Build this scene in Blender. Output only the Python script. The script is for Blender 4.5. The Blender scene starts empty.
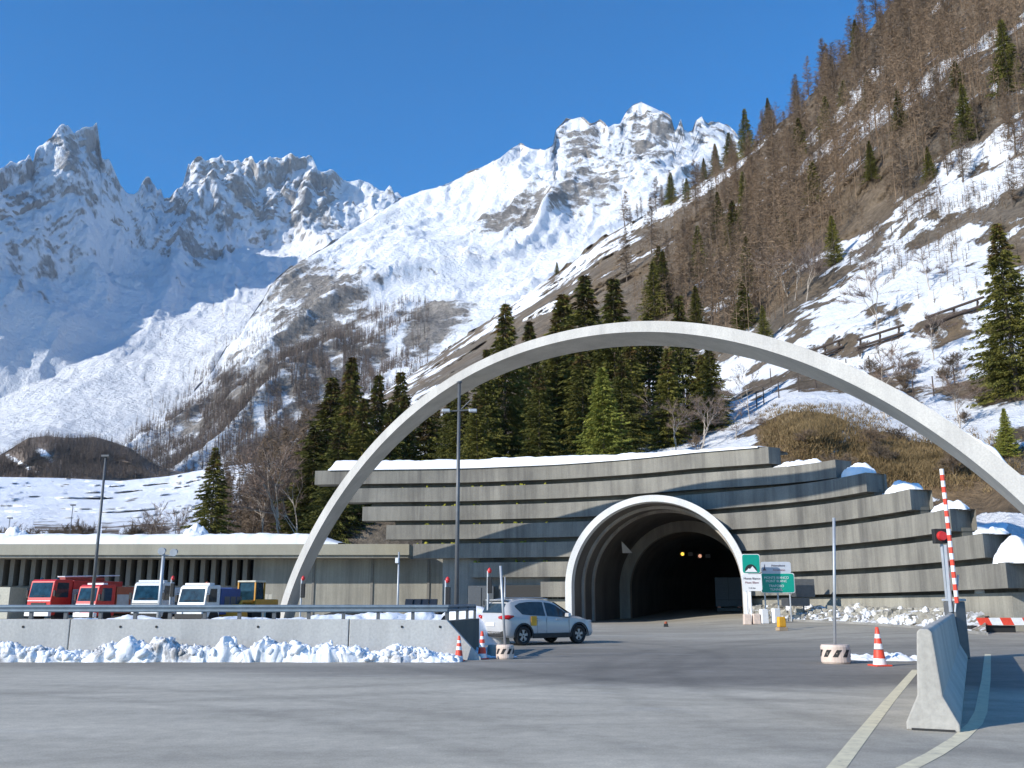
import bpy, math, random
import numpy as np
from mathutils import Vector, Matrix
R = math.radians
random.seed(7)
rng = np.random.default_rng(11)
sc = bpy.context.scene
col = sc.collection
# ------------------------------------------------------------------ camera
F = 950.0; HZ = 600.0; EYE = 1.6
PITCH = math.atan((HZ - 384) / F)
cd = bpy.data.cameras.new('camera'); cam = bpy.data.objects.new('camera', cd); col.objects.link(cam)
cam.location = (0, 0, EYE); cam.rotation_euler = (math.pi / 2 + PITCH, 0, 0)
cd.sensor_width = 36; cd.lens = F / 1024 * 36; cd.clip_end = 30000; cd.clip_start = 0.1
sc.camera = cam
CA, SA = math.cos(PITCH), math.sin(PITCH)

def unproj(px, py, D):
    """world point at depth Y=D seen at a photo position (numpy friendly)"""
    up = (384 - py) / F
    yy = CA - up * SA; zz = SA + up * CA
    return (px - 512) / F / yy * D, D * 1.0, EYE + zz / yy * D
def P(px, py, D): return Vector([float(v) for v in unproj(px, py, D)])
def G(px, py, z=0.0):
    up = (384 - py) / F
    yy = CA - up * SA; zz = SA + up * CA
    D = (z - EYE) * yy / zz
    return P(px, py, D)
def XD(px, D): return (px - 512) / F * D / CA * 1.0   # near the horizon

# ------------------------------------------------------------------ noise
def _h(ix, iy, iz, s):
    n = (ix * 374761393 + iy * 668265263 + iz * 2147483647 + s * 1274126177) & 0xFFFFFFFF
    n = ((n ^ (n >> 13)) * 1274126177) & 0xFFFFFFFF
    n = ((n ^ (n >> 16)) * 2246822519) & 0xFFFFFFFF
    return ((n ^ (n >> 15)) & 0xFFFF) / 65535.0
def vnoise(x, y, z, s=0):
    x = np.asarray(x, float); y = np.asarray(y, float) + 0 * x; z = np.asarray(z, float) + 0 * x
    ix = np.floor(x).astype(np.int64); iy = np.floor(y).astype(np.int64); iz = np.floor(z).astype(np.int64)
    fx, fy, fz = x - ix, y - iy, z - iz
    fx = fx * fx * fx * (fx * (fx * 6 - 15) + 10); fy = fy * fy * fy * (fy * (fy * 6 - 15) + 10); fz = fz * fz * fz * (fz * (fz * 6 - 15) + 10)
    def l(a, b, t): return a + (b - a) * t
    r = l(l(l(_h(ix, iy, iz, s), _h(ix + 1, iy, iz, s), fx), l(_h(ix, iy + 1, iz, s), _h(ix + 1, iy + 1, iz, s), fx), fy),
          l(l(_h(ix, iy, iz + 1, s), _h(ix + 1, iy, iz + 1, s), fx), l(_h(ix, iy + 1, iz + 1, s), _h(ix + 1, iy + 1, iz + 1, s), fx), fy), fz)
    return r * 2 - 1
def fbm(x, y, z, o=5, s=0, g=0.5):
    a, t, f = 1.0, 0, 1.0
    for i in range(o):
        t = t + a * vnoise(x * f + i * 17.3, y * f + i * 5.1, z * f - i * 9.7, s + i); a *= g; f *= 2.03
    return t
def ridged(x, y, z, o=5, s=0, g=0.5):
    a, t, f, w = 1.0, 0, 1.0, 1.0
    for i in range(o):
        n = 1 - np.abs(vnoise(x * f + i * 13.1, y * f - i * 7.7, z * f + i * 3.3, s + i)) * 1.6
        n = n * np.abs(n)
        t = t + a * n * w; w = np.clip(n * 1.3, 0.15, 1); a *= g; f *= 2.1
    return t

def sharp(x, y, z, o=5, s=0):
    a, t, f = 1.0, 0, 1.0
    for i in range(o):
        t = t + a * (0.5 - np.abs(vnoise(x * f + i * 3.1, y * f, z * f + i * 1.7, s + i)) * 1.3); a *= 0.55; f *= 2.1
    return t
# ------------------------------------------------------------------ materials
def nm(name):
    m = bpy.data.materials.new(name); m.use_nodes = True
    nt = m.node_tree; b = nt.nodes['Principled BSDF']
    return m, nt, b
def N(nt, t, **k):
    n = nt.nodes.new(t)
    for a, v in k.items():
        if a in n.inputs.keys(): n.inputs[a].default_value = v
        else: setattr(n, a, v)
    return n
def ramp(nt, fac, stops, interp='LINEAR'):
    r = nt.nodes.new('ShaderNodeValToRGB'); r.color_ramp.interpolation = interp
    e = r.color_ramp.elements
    while len(e) < len(stops): e.new(0.5)
    for q, (p, c) in zip(e, stops):
        q.position = p; q.color = (c[0], c[1], c[2], 1) if hasattr(c, '__len__') else (c, c, c, 1)
    nt.links.new(fac, r.inputs[0]); return r.outputs[0]
def noise(nt, vec, scale, detail=4, rough=0.55, dist=0.0):
    n = nt.nodes.new('ShaderNodeTexNoise'); n.inputs['Scale'].default_value = scale
    n.inputs['Detail'].default_value = detail; n.inputs['Roughness'].default_value = rough; n.inputs['Distortion'].default_value = dist
    nt.links.new(vec, n.inputs['Vector']); return n.outputs['Fac']
def mapping(nt, vec, scale=(1, 1, 1), rot=(0, 0, 0)):
    m = nt.nodes.new('ShaderNodeMapping'); m.inputs['Scale'].default_value = scale; m.inputs['Rotation'].default_value = rot
    nt.links.new(vec, m.inputs['Vector']); return m.outputs[0]
def mix(nt, fac, a, b, t='MIX'):
    m = nt.nodes.new('ShaderNodeMix'); m.data_type = 'RGBA'; m.blend_type = t
    for sock, v in ((m.inputs[0], fac), (m.inputs[6], a), (m.inputs[7], b)):
        if isinstance(v, (int, float)): sock.default_value = v if sock == m.inputs[0] else (v, v, v, 1)
        elif isinstance(v, tuple): sock.default_value = (*v, 1)
        else: nt.links.new(v, sock)
    return m.outputs[2]
def math_(nt, op, a, b=None, clamp=False):
    m = nt.nodes.new('ShaderNodeMath'); m.operation = op; m.use_clamp = clamp
    for s, v in ((m.inputs[0], a), (m.inputs[1], b)):
        if v is None: continue
        if isinstance(v, (int, float)): s.default_value = v
        else: nt.links.new(v, s)
    return m.outputs[0]
def bump(nt, b, h, strength=0.3, dist=0.05):
    n = nt.nodes.new('ShaderNodeBump'); n.inputs['Strength'].default_value = strength; n.inputs['Distance'].default_value = dist
    nt.links.new(h, n.inputs['Height']); nt.links.new(n.outputs[0], b.inputs['Normal'])
def pos(nt): return nt.nodes.new('ShaderNodeNewGeometry').outputs['Position']
def objc(nt): return nt.nodes.new('ShaderNodeTexCoord').outputs['Object']

def plain(name, c, rough=0.5, metal=0.0, var=0.12, scale=6.0, spec=None, coat=0.0):
    m, nt, b = nm(name)
    v = noise(nt, objc(nt), scale, 5)
    c2 = tuple(x * (1 - var) for x in c); c1 = tuple(min(1, x * (1 + var)) for x in c)
    nt.links.new(ramp(nt, v, [(0.3, c2), (0.7, c1)]), b.inputs['Base Color'])
    b.inputs['Roughness'].default_value = rough; b.inputs['Metallic'].default_value = metal
    if spec is not None: b.inputs['Specular IOR Level'].default_value = spec
    if coat: b.inputs['Coat Weight'].default_value = coat
    return m

def concrete(name, lo, hi, streak=0.5, joint=None, board=True):
    m, nt, b = nm(name)
    p = pos(nt)
    big = noise(nt, p, 0.35, 5, 0.6)
    st = noise(nt, mapping(nt, p, (0.9, 0.9, 0.07)), 1.0, 7, 0.7)
    fine = noise(nt, p, 14, 5, 0.6)
    a = ramp(nt, big, [(0.3, lo), (0.7, hi)])
    s = ramp(nt, st, [(0.32, (1 - streak, 1 - streak, 1 - streak * 0.95)), (0.56, (1, 1, 1)), (0.8, (1.12, 1.12, 1.1))])
    c = mix(nt, 1.0, a, s, 'MULTIPLY')
    f = ramp(nt, fine, [(0.3, 0.86), (0.7, 1.08)])
    c = mix(nt, 1.0, c, f, 'MULTIPLY')
    if board:
        sx = nt.nodes.new('ShaderNodeSeparateXYZ'); nt.links.new(p, sx.inputs[0])
        w = nt.nodes.new('ShaderNodeTexNoise'); w.noise_dimensions = '1D'; w.inputs['Scale'].default_value = 4.5; w.inputs['Detail'].default_value = 1
        nt.links.new(math_(nt, 'ADD', sx.outputs[0], math_(nt, 'MULTIPLY', sx.outputs[1], 0.6)), w.inputs['W'])
        c = mix(nt, 1.0, c, ramp(nt, w.outputs['Fac'], [(0.35, 0.94), (0.65, 1.03)]), 'MULTIPLY')
    nt.links.new(c, b.inputs['Base Color']); b.inputs['Roughness'].default_value = 0.85
    bump(nt, b, math_(nt, 'ADD', fine, st), 0.25, 0.03)
    return m

M = {}
M['beam'] = concrete('beam_concrete', (0.185, 0.176, 0.152), (0.265, 0.253, 0.218), 0.5)
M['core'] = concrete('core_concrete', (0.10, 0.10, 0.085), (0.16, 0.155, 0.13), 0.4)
M['base'] = concrete('base_wall_concrete', (0.28, 0.265, 0.225), (0.37, 0.355, 0.30), 0.35)
M['fascia'] = concrete('fascia_concrete', (0.33, 0.31, 0.245), (0.40, 0.38, 0.30), 0.12, board=False)
M['arch'] = concrete('arch_concrete', (0.44, 0.43, 0.405), (0.54, 0.53, 0.50), 0.15, board=False)
M['barrier'] = concrete('barrier_concrete', (0.38, 0.365, 0.325), (0.50, 0.48, 0.43), 0.28, board=False)
M['guard'] = concrete('guard_wall_concrete', (0.44, 0.435, 0.41), (0.53, 0.525, 0.495), 0.18, board=False)
M['ring'] = concrete('portal_ring_concrete', (0.62, 0.62, 0.61), (0.76, 0.76, 0.74), 0.12, board=False)
M['inner'] = concrete('portal_inner_concrete', (0.34, 0.31, 0.27), (0.44, 0.40, 0.35), 0.4, board=False)
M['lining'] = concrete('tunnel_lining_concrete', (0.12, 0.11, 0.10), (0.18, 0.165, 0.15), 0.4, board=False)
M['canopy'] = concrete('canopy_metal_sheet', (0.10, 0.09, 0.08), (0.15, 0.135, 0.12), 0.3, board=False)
M['greywall'] = concrete('service_building_concrete', (0.24, 0.235, 0.22), (0.32, 0.31, 0.285), 0.35)
M['fin'] = plain('fin_concrete', (0.20, 0.19, 0.17), 0.8)
M['darkglass'] = plain('dark_window_glass', (0.02, 0.022, 0.025), 0.15)
M['glass'] = plain('vehicle_glass', (0.03, 0.045, 0.055), 0.06, var=0.3)
M['blueglass'] = plain('truck_windscreen_glass', (0.012, 0.035, 0.05), 0.08, var=0.6, scale=2.5)
M['white'] = plain('white_car_paint', (0.44, 0.435, 0.43), 0.28, var=0.03, coat=0.5)
M['offwhite'] = plain('white_truck_paint', (0.72, 0.72, 0.70), 0.4)
M['red'] = plain('red_truck_paint', (0.55, 0.025, 0.02), 0.35)
M['darkred'] = plain('brown_red_panel', (0.26, 0.03, 0.02), 0.45)
M['orange'] = plain('orange_red_panel', (0.34, 0.075, 0.03), 0.5)
M['blue'] = plain('blue_panel', (0.03, 0.07, 0.22), 0.5)
M['yellow'] = plain('yellow_paint', (0.75, 0.36, 0.02), 0.5)
M['ochre'] = plain('loader_yellow_paint', (0.60, 0.28, 0.03), 0.5)
M['tan'] = plain('tan_panel', (0.38, 0.28, 0.18), 0.6)
M['beige'] = plain('beige_panel', (0.55, 0.52, 0.42), 0.6)
M['black'] = plain('black_rubber', (0.02, 0.02, 0.02), 0.7)
M['tyre'] = plain('tyre_rubber', (0.018, 0.018, 0.018), 0.8)
M['rim'] = plain('alloy_rim', (0.30, 0.30, 0.31), 0.35, 0.7)
M['steel'] = plain('galvanised_steel', (0.42, 0.44, 0.46), 0.5, 0.4, scale=3)
M['darksteel'] = plain('dark_painted_steel', (0.12, 0.125, 0.13), 0.5, 0.3)
M['rail'] = plain('guardrail_steel', (0.22, 0.27, 0.31), 0.45, 0.4)
M['conered'] = plain('traffic_red_plastic', (0.75, 0.07, 0.035), 0.5)
M['conewhite'] = plain('reflective_white', (0.8, 0.8, 0.8), 0.5)
M['red2'] = plain('signal_red', (0.55, 0.03, 0.03), 0.35)
M['green'] = plain('sign_green', (0.0, 0.30, 0.22), 0.45, var=0.05)
M['signgrey'] = plain('sign_grey', (0.50, 0.54, 0.60), 0.5, var=0.05)
M['signwhite'] = plain('sign_white', (0.75, 0.75, 0.75), 0.5, var=0.04)
M['wood'] = plain('weathered_wood', (0.07, 0.05, 0.04), 0.85, scale=12)
M['cream'] = plain('cream_pink_concrete', (0.62, 0.50, 0.42), 0.75)
M['rock'] = plain('pale_rubble_stone', (0.36, 0.34, 0.29), 0.9, var=0.3, scale=3)
M['bark'] = plain('grey_brown_bark', (0.12, 0.095, 0.075), 0.9, var=0.3)
M['birch'] = plain('pale_birch_bark', (0.42, 0.36, 0.30), 0.85, var=0.25)
M['taillight'] = plain('tail_light_red', (0.45, 0.01, 0.01), 0.15)
M['sheet'] = plain('trailer_panel', (0.20, 0.23, 0.28), 0.6)

def foliage(name, c1, c2, scale=0.7, trans=0.0):
    m, nt, b = nm(name)
    v = noise(nt, objc(nt), scale, 4, 0.6)
    inf = nt.nodes.new('ShaderNodeObjectInfo')
    c = ramp(nt, v, [(0.35, c1), (0.65, c2)])
    c = mix(nt, 1.0, c, ramp(nt, inf.outputs['Random'], [(0, (0.72, 0.75, 0.75)), (1, (1.2, 1.15, 1.05))]), 'MULTIPLY')
    nt.links.new(c, b.inputs['Base Color']); b.inputs['Roughness'].default_value = 0.8
    b.inputs['Specular IOR Level'].default_value = 0.15
    return m
M['spruce'] = foliage('spruce_needles', (0.055, 0.060, 0.016), (0.20, 0.19, 0.045))
M['sprucetop'] = foliage('spruce_needles_with_cones', (0.05, 0.045, 0.016), (0.15, 0.095, 0.035))
M['light_spruce'] = foliage('bright_spruce_needles', (0.12, 0.14, 0.03), (0.28, 0.29, 0.06))
M['pine'] = foliage('pine_needles', (0.03, 0.04, 0.02), (0.085, 0.10, 0.045))
M['larch'] = foliage('bare_larch_twigs', (0.13, 0.094, 0.068), (0.24, 0.176, 0.125))
M['twig'] = foliage('bare_birch_twigs', (0.15, 0.11, 0.095), (0.24, 0.18, 0.15))
M['bush'] = foliage('bare_bush_twigs', (0.14, 0.105, 0.08), (0.23, 0.17, 0.12))
M['drygrass'] = foliage('dry_grass', (0.17, 0.12, 0.06), (0.34, 0.24, 0.125), 0.5)

# snow (near)
def snowmat(name, dirt=0.0, bs=3.0, bd=0.06):
    m, nt, b = nm(name); p = pos(nt)
    n1 = noise(nt, p, bs, 8, 0.6); n2 = noise(nt, p, bs * 0.3, 4)
    c = ramp(nt, n2, [(0.3, (0.80, 0.83, 0.87)), (0.7, (0.88, 0.89, 0.91))])
    if dirt:
        d = noise(nt, p, 0.9, 8, 0.75)
        c = mix(nt, ramp(nt, d, [(0.50, 0.0), (0.62, dirt)]), c, (0.20, 0.175, 0.15))
    nt.links.new(c, b.inputs['Base Color']); b.inputs['Roughness'].default_value = 0.7
    b.inputs['Subsurface Weight'].default_value = 0.0
    bump(nt, b, n1, 0.5, bd)
    return m
M['snow'] = snowmat('snow'); M['dirtysnow'] = snowmat('ploughed_snow', 0.8, 5.0, 0.08)

def terrain_mat(name, rock, rock2, sc1, sc2, thr0=0.70, w=0.06, usenorm=1.0, bd=6.0, ground=None, tex=(1, 1, 1), nw=1.5):
    """snow where the attribute and the slope allow it, rock or earth elsewhere"""
    m, nt, b = nm(name); p = pos(nt)
    at = nt.nodes.new('ShaderNodeAttribute'); at.attribute_name = 'snow'
    geo = nt.nodes.new('ShaderNodeNewGeometry')
    pm = mapping(nt, p, tex)
    n1 = noise(nt, pm, sc1, 9, 0.68); n2 = noise(nt, p, sc2, 8, 0.62, 0.4)
    sx = nt.nodes.new('ShaderNodeSeparateXYZ'); nt.links.new(geo.outputs['Normal'], sx.inputs[0])
    v = math_(nt, 'MULTIPLY', sx.outputs[2], usenorm)
    v = math_(nt, 'ADD', v, at.outputs['Fac'])
    v = math_(nt, 'ADD', v, math_(nt, 'MULTIPLY', math_(nt, 'SUBTRACT', n1, 0.5), nw))
    f = nt.nodes.new('ShaderNodeMapRange'); f.clamp = True
    nt.links.new(v, f.inputs[0]); f.inputs[1].default_value = thr0 - w; f.inputs[2].default_value = thr0 + w
    rk = ramp(nt, n2, [(0.28, rock), (0.5, tuple((a + c) / 2 for a, c in zip(rock, rock2))), (0.72, rock2)])
    rk = mix(nt, 1.0, rk, ramp(nt, n1, [(0.3, 0.75), (0.7, 1.15)]), 'MULTIPLY')
    n4 = noise(nt, pm, sc1 * 6, 8, 0.7)
    rk = mix(nt, 1.0, rk, ramp(nt, n4, [(0.32, 0.55), (0.5, 1.0), (0.68, 1.4)]), 'MULTIPLY')
    if ground:
        ag = nt.nodes.new('ShaderNodeAttribute'); ag.attribute_name = 'grass'
        rk = mix(nt, ag.outputs['Fac'], rk, mix(nt, 1.0, ramp(nt, n1, [(0.3, ground[0]), (0.7, ground[1])]), ramp(nt, n4, [(0.32, 0.6), (0.68, 1.35)]), 'MULTIPLY'))
    sn = ramp(nt, n2, [(0.3, (0.80, 0.83, 0.88)), (0.7, (0.88, 0.89, 0.91))])
    nt.links.new(mix(nt, f.outputs[0], rk, sn), b.inputs['Base Color'])
    b.inputs['Roughness'].default_value = 0.9; b.inputs['Specular IOR Level'].default_value = 0.2
    bump(nt, b, math_(nt, 'ADD', math_(nt, 'ADD', n1, math_(nt, 'MULTIPLY', n4, 0.3)), math_(nt, 'MULTIPLY', f.outputs[0], 0.12)), 1.0, bd)
    return m
M['massif'] = terrain_mat('massif_rock_and_snow', (0.25, 0.245, 0.25), (0.44, 0.42, 0.40), 1 / 90, 1 / 260, 0.66, 0.13, 1.15, 40, tex=(1, 1, 0.6), nw=2.7)  # far rock toned pale, distance haze put into its colour
M['mid'] = terrain_mat('ridge_rock_and_snow', (0.17, 0.155, 0.14), (0.34, 0.31, 0.275), 1 / 55, 1 / 160, 0.68, 0.12, 1.0, 20, nw=2.6)
M['hill'] = terrain_mat('hillside_earth_and_snow', (0.085, 0.072, 0.056), (0.24, 0.205, 0.165), 1 / 5.0, 1 / 9, 0.5, 0.03, 0.0, 1.8,
                        ground=((0.13, 0.085, 0.045), (0.26, 0.175, 0.095)))
M['field'] = terrain_mat('snowfield_snow', (0.16, 0.125, 0.10), (0.26, 0.21, 0.17), 1 / 12, 1 / 25, 0.35, 0.05, 0.0, 2.5)

# asphalt
def asphalt():
    m, nt, b = nm('asphalt'); p = pos(nt)
    sx = nt.nodes.new('ShaderNodeSeparateXYZ'); nt.links.new(p, sx.inputs[0])
    base = noise(nt, mapping(nt, p, (0.09, 0.13, 1), (0, 0, R(-25))), 1.0, 7, 0.65, 1.0)
    track = noise(nt, mapping(nt, p, (0.12, 0.34, 1), (0, 0, R(50))), 1.0, 6, 0.65, 0.8)
    track2 = noise(nt, mapping(nt, p, (0.12, 0.30, 1), (0, 0, R(-60))), 1.0, 6, 0.65, 1.2)
    fine = noise(nt, p, 38, 6, 0.85); mid_ = noise(nt, p, 3.5, 9, 0.8)
    c = ramp(nt, base, [(0.32, (0.41, 0.372, 0.298)), (0.5, (0.48, 0.438, 0.355)), (0.68, (0.54, 0.495, 0.405))])
    c = mix(nt, 1.0, c, ramp(nt, track, [(0.36, 0.84), (0.5, 1.0), (0.68, 1.10)]), 'MULTIPLY')
    c = mix(nt, 1.0, c, ramp(nt, track2, [(0.36, 0.86), (0.5, 1.0), (0.68, 1.09)]), 'MULTIPLY')
    # newer dark surfacing across the middle distance
    yy = math_(nt, 'ADD', sx.outputs[1], math_(nt, 'MULTIPLY', math_(nt, 'SUBTRACT', base, 0.5), 9.0))
    xx = math_(nt, 'ADD', sx.outputs[0], math_(nt, 'MULTIPLY', math_(nt, 'SUBTRACT', track2, 0.5), 8.0))
    sh = ramp(nt, math_(nt, 'ADD', math_(nt, 'DIVIDE', xx, 60), 0.5), [(0.30, 0.0), (0.46, 0.45), (0.56, 0.75), (0.66, 1.0)])
    yy = math_(nt, 'ADD', yy, math_(nt, 'MULTIPLY', sh, 6.0))
    d1 = ramp(nt, math_(nt, 'DIVIDE', yy, 100), [(0.225, 0.0), (0.245, 1.0), (0.33, 0.95), (0.48, 0.45), (0.70, 0.25)])
    d2 = ramp(nt, math_(nt, 'ADD', math_(nt, 'DIVIDE', xx, 60), 0.5), [(0.08, 0.55), (0.45, 0.75), (0.56, 1.0), (0.9, 0.9)])
    c = mix(nt, 1.0, c, mix(nt, math_(nt, 'MULTIPLY', d1, d2), (1, 1, 1), (0.42, 0.42, 0.44)), 'MULTIPLY')
    # faint curved tyre tracks
    for (ax, ay, ar, aw, am) in ((-14.0, 2.0, 16.2, 0.16, 0.86), (-14.0, 2.0, 17.9, 0.16, 0.88), (-9.0, 31.0, 13.5, 0.2, 0.88), (-9.0, 31.0, 15.2, 0.2, 0.86), (16.0, 34.0, 19.5, 0.22, 0.84), (16.0, 34.0, 21.2, 0.22, 0.86), (30.0, 20.0, 26.5, 0.2, 0.86), (30.0, 20.0, 28.2, 0.2, 0.88), (2.0, -20.0, 31.0, 0.18, 0.88), (2.0, -20.0, 32.7, 0.18, 0.9)):
        dx = math_(nt, 'SUBTRACT', sx.outputs[0], ax); dy = math_(nt, 'SUBTRACT', sx.outputs[1], ay)
        rr = math_(nt, 'SQRT', math_(nt, 'ADD', math_(nt, 'MULTIPLY', dx, dx), math_(nt, 'MULTIPLY', dy, dy)))
        q = math_(nt, 'ABSOLUTE', math_(nt, 'SUBTRACT', math_(nt, 'ADD', rr, math_(nt, 'MULTIPLY', math_(nt, 'SUBTRACT', mid_, 0.5), 0.25)), ar))
        c = mix(nt, 1.0, c, ramp(nt, math_(nt, 'DIVIDE', q, aw * 4, True), [(0.0, am), (0.25, am + 0.04), (0.5, 1.0)]), 'MULTIPLY')
    # salt-white dust
    salt = ramp(nt, noise(nt, mapping(nt, p, (0.16, 0.45, 1), (0, 0, R(-20))), 1.0, 8, 0.72, 0.3), [(0.58, 0.0), (0.72, 0.45)])
    c = mix(nt, salt, c, (0.46, 0.46, 0.45))
    c = mix(nt, 1.0, c, ramp(nt, fine, [(0.3, 0.66), (0.7, 1.28)]), 'MULTIPLY')
    c = mix(nt, 1.0, c, ramp(nt, mid_, [(0.32, 0.80), (0.68, 1.14)]), 'MULTIPLY')
    nt.links.new(c, b.inputs['Base Color']); b.inputs['Roughness'].default_value = 0.8
    bump(nt, b, fine, 0.35, 0.012)
    return m
M['asphalt'] = asphalt()
def paintmat():
    m, nt, b = nm('worn_yellow_line_paint'); p = pos(nt)
    n = noise(nt, p, 5, 8, 0.72)
    nt.links.new(ramp(nt, n, [(0.30, (0.32, 0.30, 0.25)), (0.42, (0.62, 0.55, 0.38)), (0.7, (0.78, 0.70, 0.48))]), b.inputs['Base Color'])
    b.inputs['Roughness'].default_value = 0.8
    return m
M['paint'] = paintmat()
def emis(name, c, s):
    m, nt, b = nm(name); b.inputs['Base Color'].default_value = (*c, 1)
    b.inputs['Emission Color'].default_value = (*c, 1); b.inputs['Emission Strength'].default_value = s
    return m
M['lampyellow'] = emis('yellow_lamp', (1.0, 0.62, 0.08), 1.3); M['lamppink'] = emis('pink_lamp', (1.0, 0.50, 0.32), 0.6)

# ------------------------------------------------------------------ object helpers
def tag(o, label=None, cat=None, group=None, kind=None):
    if label: o['label'] = label
    if cat: o['category'] = cat
    if group: o['group'] = group
    if kind: o['kind'] = kind
    return o
def empty(name, loc, rz=0.0, label=None, cat=None, group=None):
    o = bpy.data.objects.new(name, None); col.objects.link(o); o.location = loc; o.rotation_euler = (0, 0, rz)
    o.empty_display_size = 0.2
    return tag(o, label, cat, group)
class MB:
    def __init__(s): s.v = []; s.f = []; s.mi = []; s.cur = 0
    def add(s, vs, fs):
        n = len(s.v); s.v += [tuple(v) for v in vs]; s.f += [tuple(i + n for i in f) for f in fs]; s.mi += [s.cur] * len(fs); return s
    def box(s, c, d, rz=0.0, taper=1.0, ty=None):
        cx, cy, cz = c; x, y, z = d[0] / 2, d[1] / 2, d[2] / 2; ty = taper if ty is None else ty
        vs = []
        for sz, t, t2 in ((-z, 1, 1), (z, taper, ty)):
            for sx, sy in ((-1, -1), (1, -1), (1, 1), (-1, 1)):
                a, b = sx * x * t, sy * y * t2
                vs.append((cx + a * math.cos(rz) - b * math.sin(rz), cy + a * math.sin(rz) + b * math.cos(rz), cz + sz))
        return s.add(vs, [(0, 3, 2, 1), (4, 5, 6, 7), (0, 1, 5, 4), (1, 2, 6, 5), (2, 3, 7, 6), (3, 0, 4, 7)])
    def tube(s, pts, r, n=8, caps=True):
        pts = [Vector(p) for p in pts]; rs = r if hasattr(r, '__len__') else [r] * len(pts)
        rings = []; vs = []
        for i, p in enumerate(pts):
            d = (pts[min(i + 1, len(pts) - 1)] - pts[max(i - 1, 0)])
            d = d.normalized() if d.length > 1e-9 else Vector((0, 0, 1))
            up = Vector((0, 0, 1)) if abs(d.z) < 0.95 else Vector((1, 0, 0))
            a = d.cross(up).normalized(); b = d.cross(a)
            for k in range(n):
                t = 2 * math.pi * k / n
                vs.append(p + (a * math.cos(t) + b * math.sin(t)) * rs[i])
        fs = []
        for i in range(len(pts) - 1):
            for k in range(n):
                k2 = (k + 1) % n
                fs.append((i * n + k, (i + 1) * n + k, (i + 1) * n + k2, i * n + k2))
        if caps:
            fs.append(tuple(range(n))); fs.append(tuple((len(pts) - 1) * n + k for k in reversed(range(n))))
        return s.add(vs, fs)
    def lathe(s, prof, n=20, c=(0, 0, 0)):
        vs = [(c[0] + r * math.cos(2 * math.pi * k / n), c[1] + r * math.sin(2 * math.pi * k / n), c[2] + z) for r, z in prof for k in range(n)]
        fs = [(i * n + k, i * n + (k + 1) % n, (i + 1) * n + (k + 1) % n, (i + 1) * n + k) for i in range(len(prof) - 1) for k in range(n)]
        return s.add(vs, fs)
    def prism(s, poly, a, b, axis='y'):
        """poly in the plane across axis, extruded from a to b"""
        n = len(poly)
        def q(p, t): return {'y': (p[0], t, p[1]), 'x': (t, p[0], p[1]), 'z': (p[0], p[1], t)}[axis]
        vs = [q(p, a) for p in poly] + [q(p, b) for p in poly]
        fs = [tuple(range(n)), tuple(range(2 * n - 1, n - 1, -1))] + [(i, i + n, (i + 1) % n + n, (i + 1) % n) for i in range(n)]
        return s.add(vs, fs)
    def build(s, name, mats, parent=None, world=False, smooth=False, bevel=0.0, normals=True):
        me = bpy.data.meshes.new(name)
        off = Vector(parent.location) if (world and parent is not None) else Vector((0, 0, 0))
        me.from_pydata([tuple(Vector(v) - off) for v in s.v], [], s.f)
        ms = mats if isinstance(mats, (list, tuple)) else [mats]
        for m in ms: me.materials.append(m)
        if len(ms) > 1: me.polygons.foreach_set('material_index', s.mi)
        if normals:
            import bmesh
            bm = bmesh.new(); bm.from_mesh(me); bmesh.ops.recalc_face_normals(bm, faces=bm.faces)
            if bevel:
                es = [e for e in bm.edges if len(e.link_faces) == 2 and e.calc_face_angle(0) > 0.5]
                bmesh.ops.bevel(bm, geom=es, offset=bevel, segments=2, profile=0.5, affect='EDGES', clamp_overlap=True)
            bm.to_mesh(me); bm.free()
        if smooth:
            me.polygons.foreach_set('use_smooth', [True] * len(me.polygons))
        o = bpy.data.objects.new(name, me); col.objects.link(o)
        if parent is not None: o.parent = parent
        return o
def children(o): return [c for c in KIDS.get(o.name, [])]
KIDS = {}
def copy_tree(root, kids, loc, rz=0.0, scale=1.0, label=None, group=None, cat=None):
    c = root.copy(); col.objects.link(c); c.location = loc; c.rotation_euler = (0, 0, rz)
    c.scale = (scale,) * 3 if not hasattr(scale, '__len__') else scale
    tag(c, label, cat, group)
    for k in kids:
        d = k.copy(); col.objects.link(d); d.parent = c
    return c
def grid_mesh(name, X, Y, Z, mat, attrs=None, smooth=True, parent=None):
    r, c = X.shape
    co = np.stack([X, Y, Z], -1).reshape(-1, 3)
    idx = np.arange(r * c).reshape(r, c)
    q = np.stack([idx[:-1, :-1], idx[:-1, 1:], idx[1:, 1:], idx[1:, :-1]], -1).reshape(-1, 4)
    me = bpy.data.meshes.new(name)
    me.vertices.add(len(co)); me.vertices.foreach_set('co', co.ravel())
    me.loops.add(q.size); me.loops.foreach_set('vertex_index', q.ravel().astype(np.int32))
    me.polygons.add(len(q)); me.polygons.foreach_set('loop_start', np.arange(0, q.size, 4, dtype=np.int32))
    me.polygons.foreach_set('loop_total', np.full(len(q), 4, dtype=np.int32))
    me.update(calc_edges=True)
    if smooth: me.polygons.foreach_set('use_smooth', np.ones(len(q), bool))
    me.materials.append(mat)
    for k, a in (attrs or {}).items():
        at = me.attributes.new(k, 'FLOAT', 'POINT'); at.data.foreach_set('value', np.asarray(a, np.float32).ravel())
    o = bpy.data.objects.new(name, me); col.objects.link(o)
    if parent is not None: o.parent = parent
    return o
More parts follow.
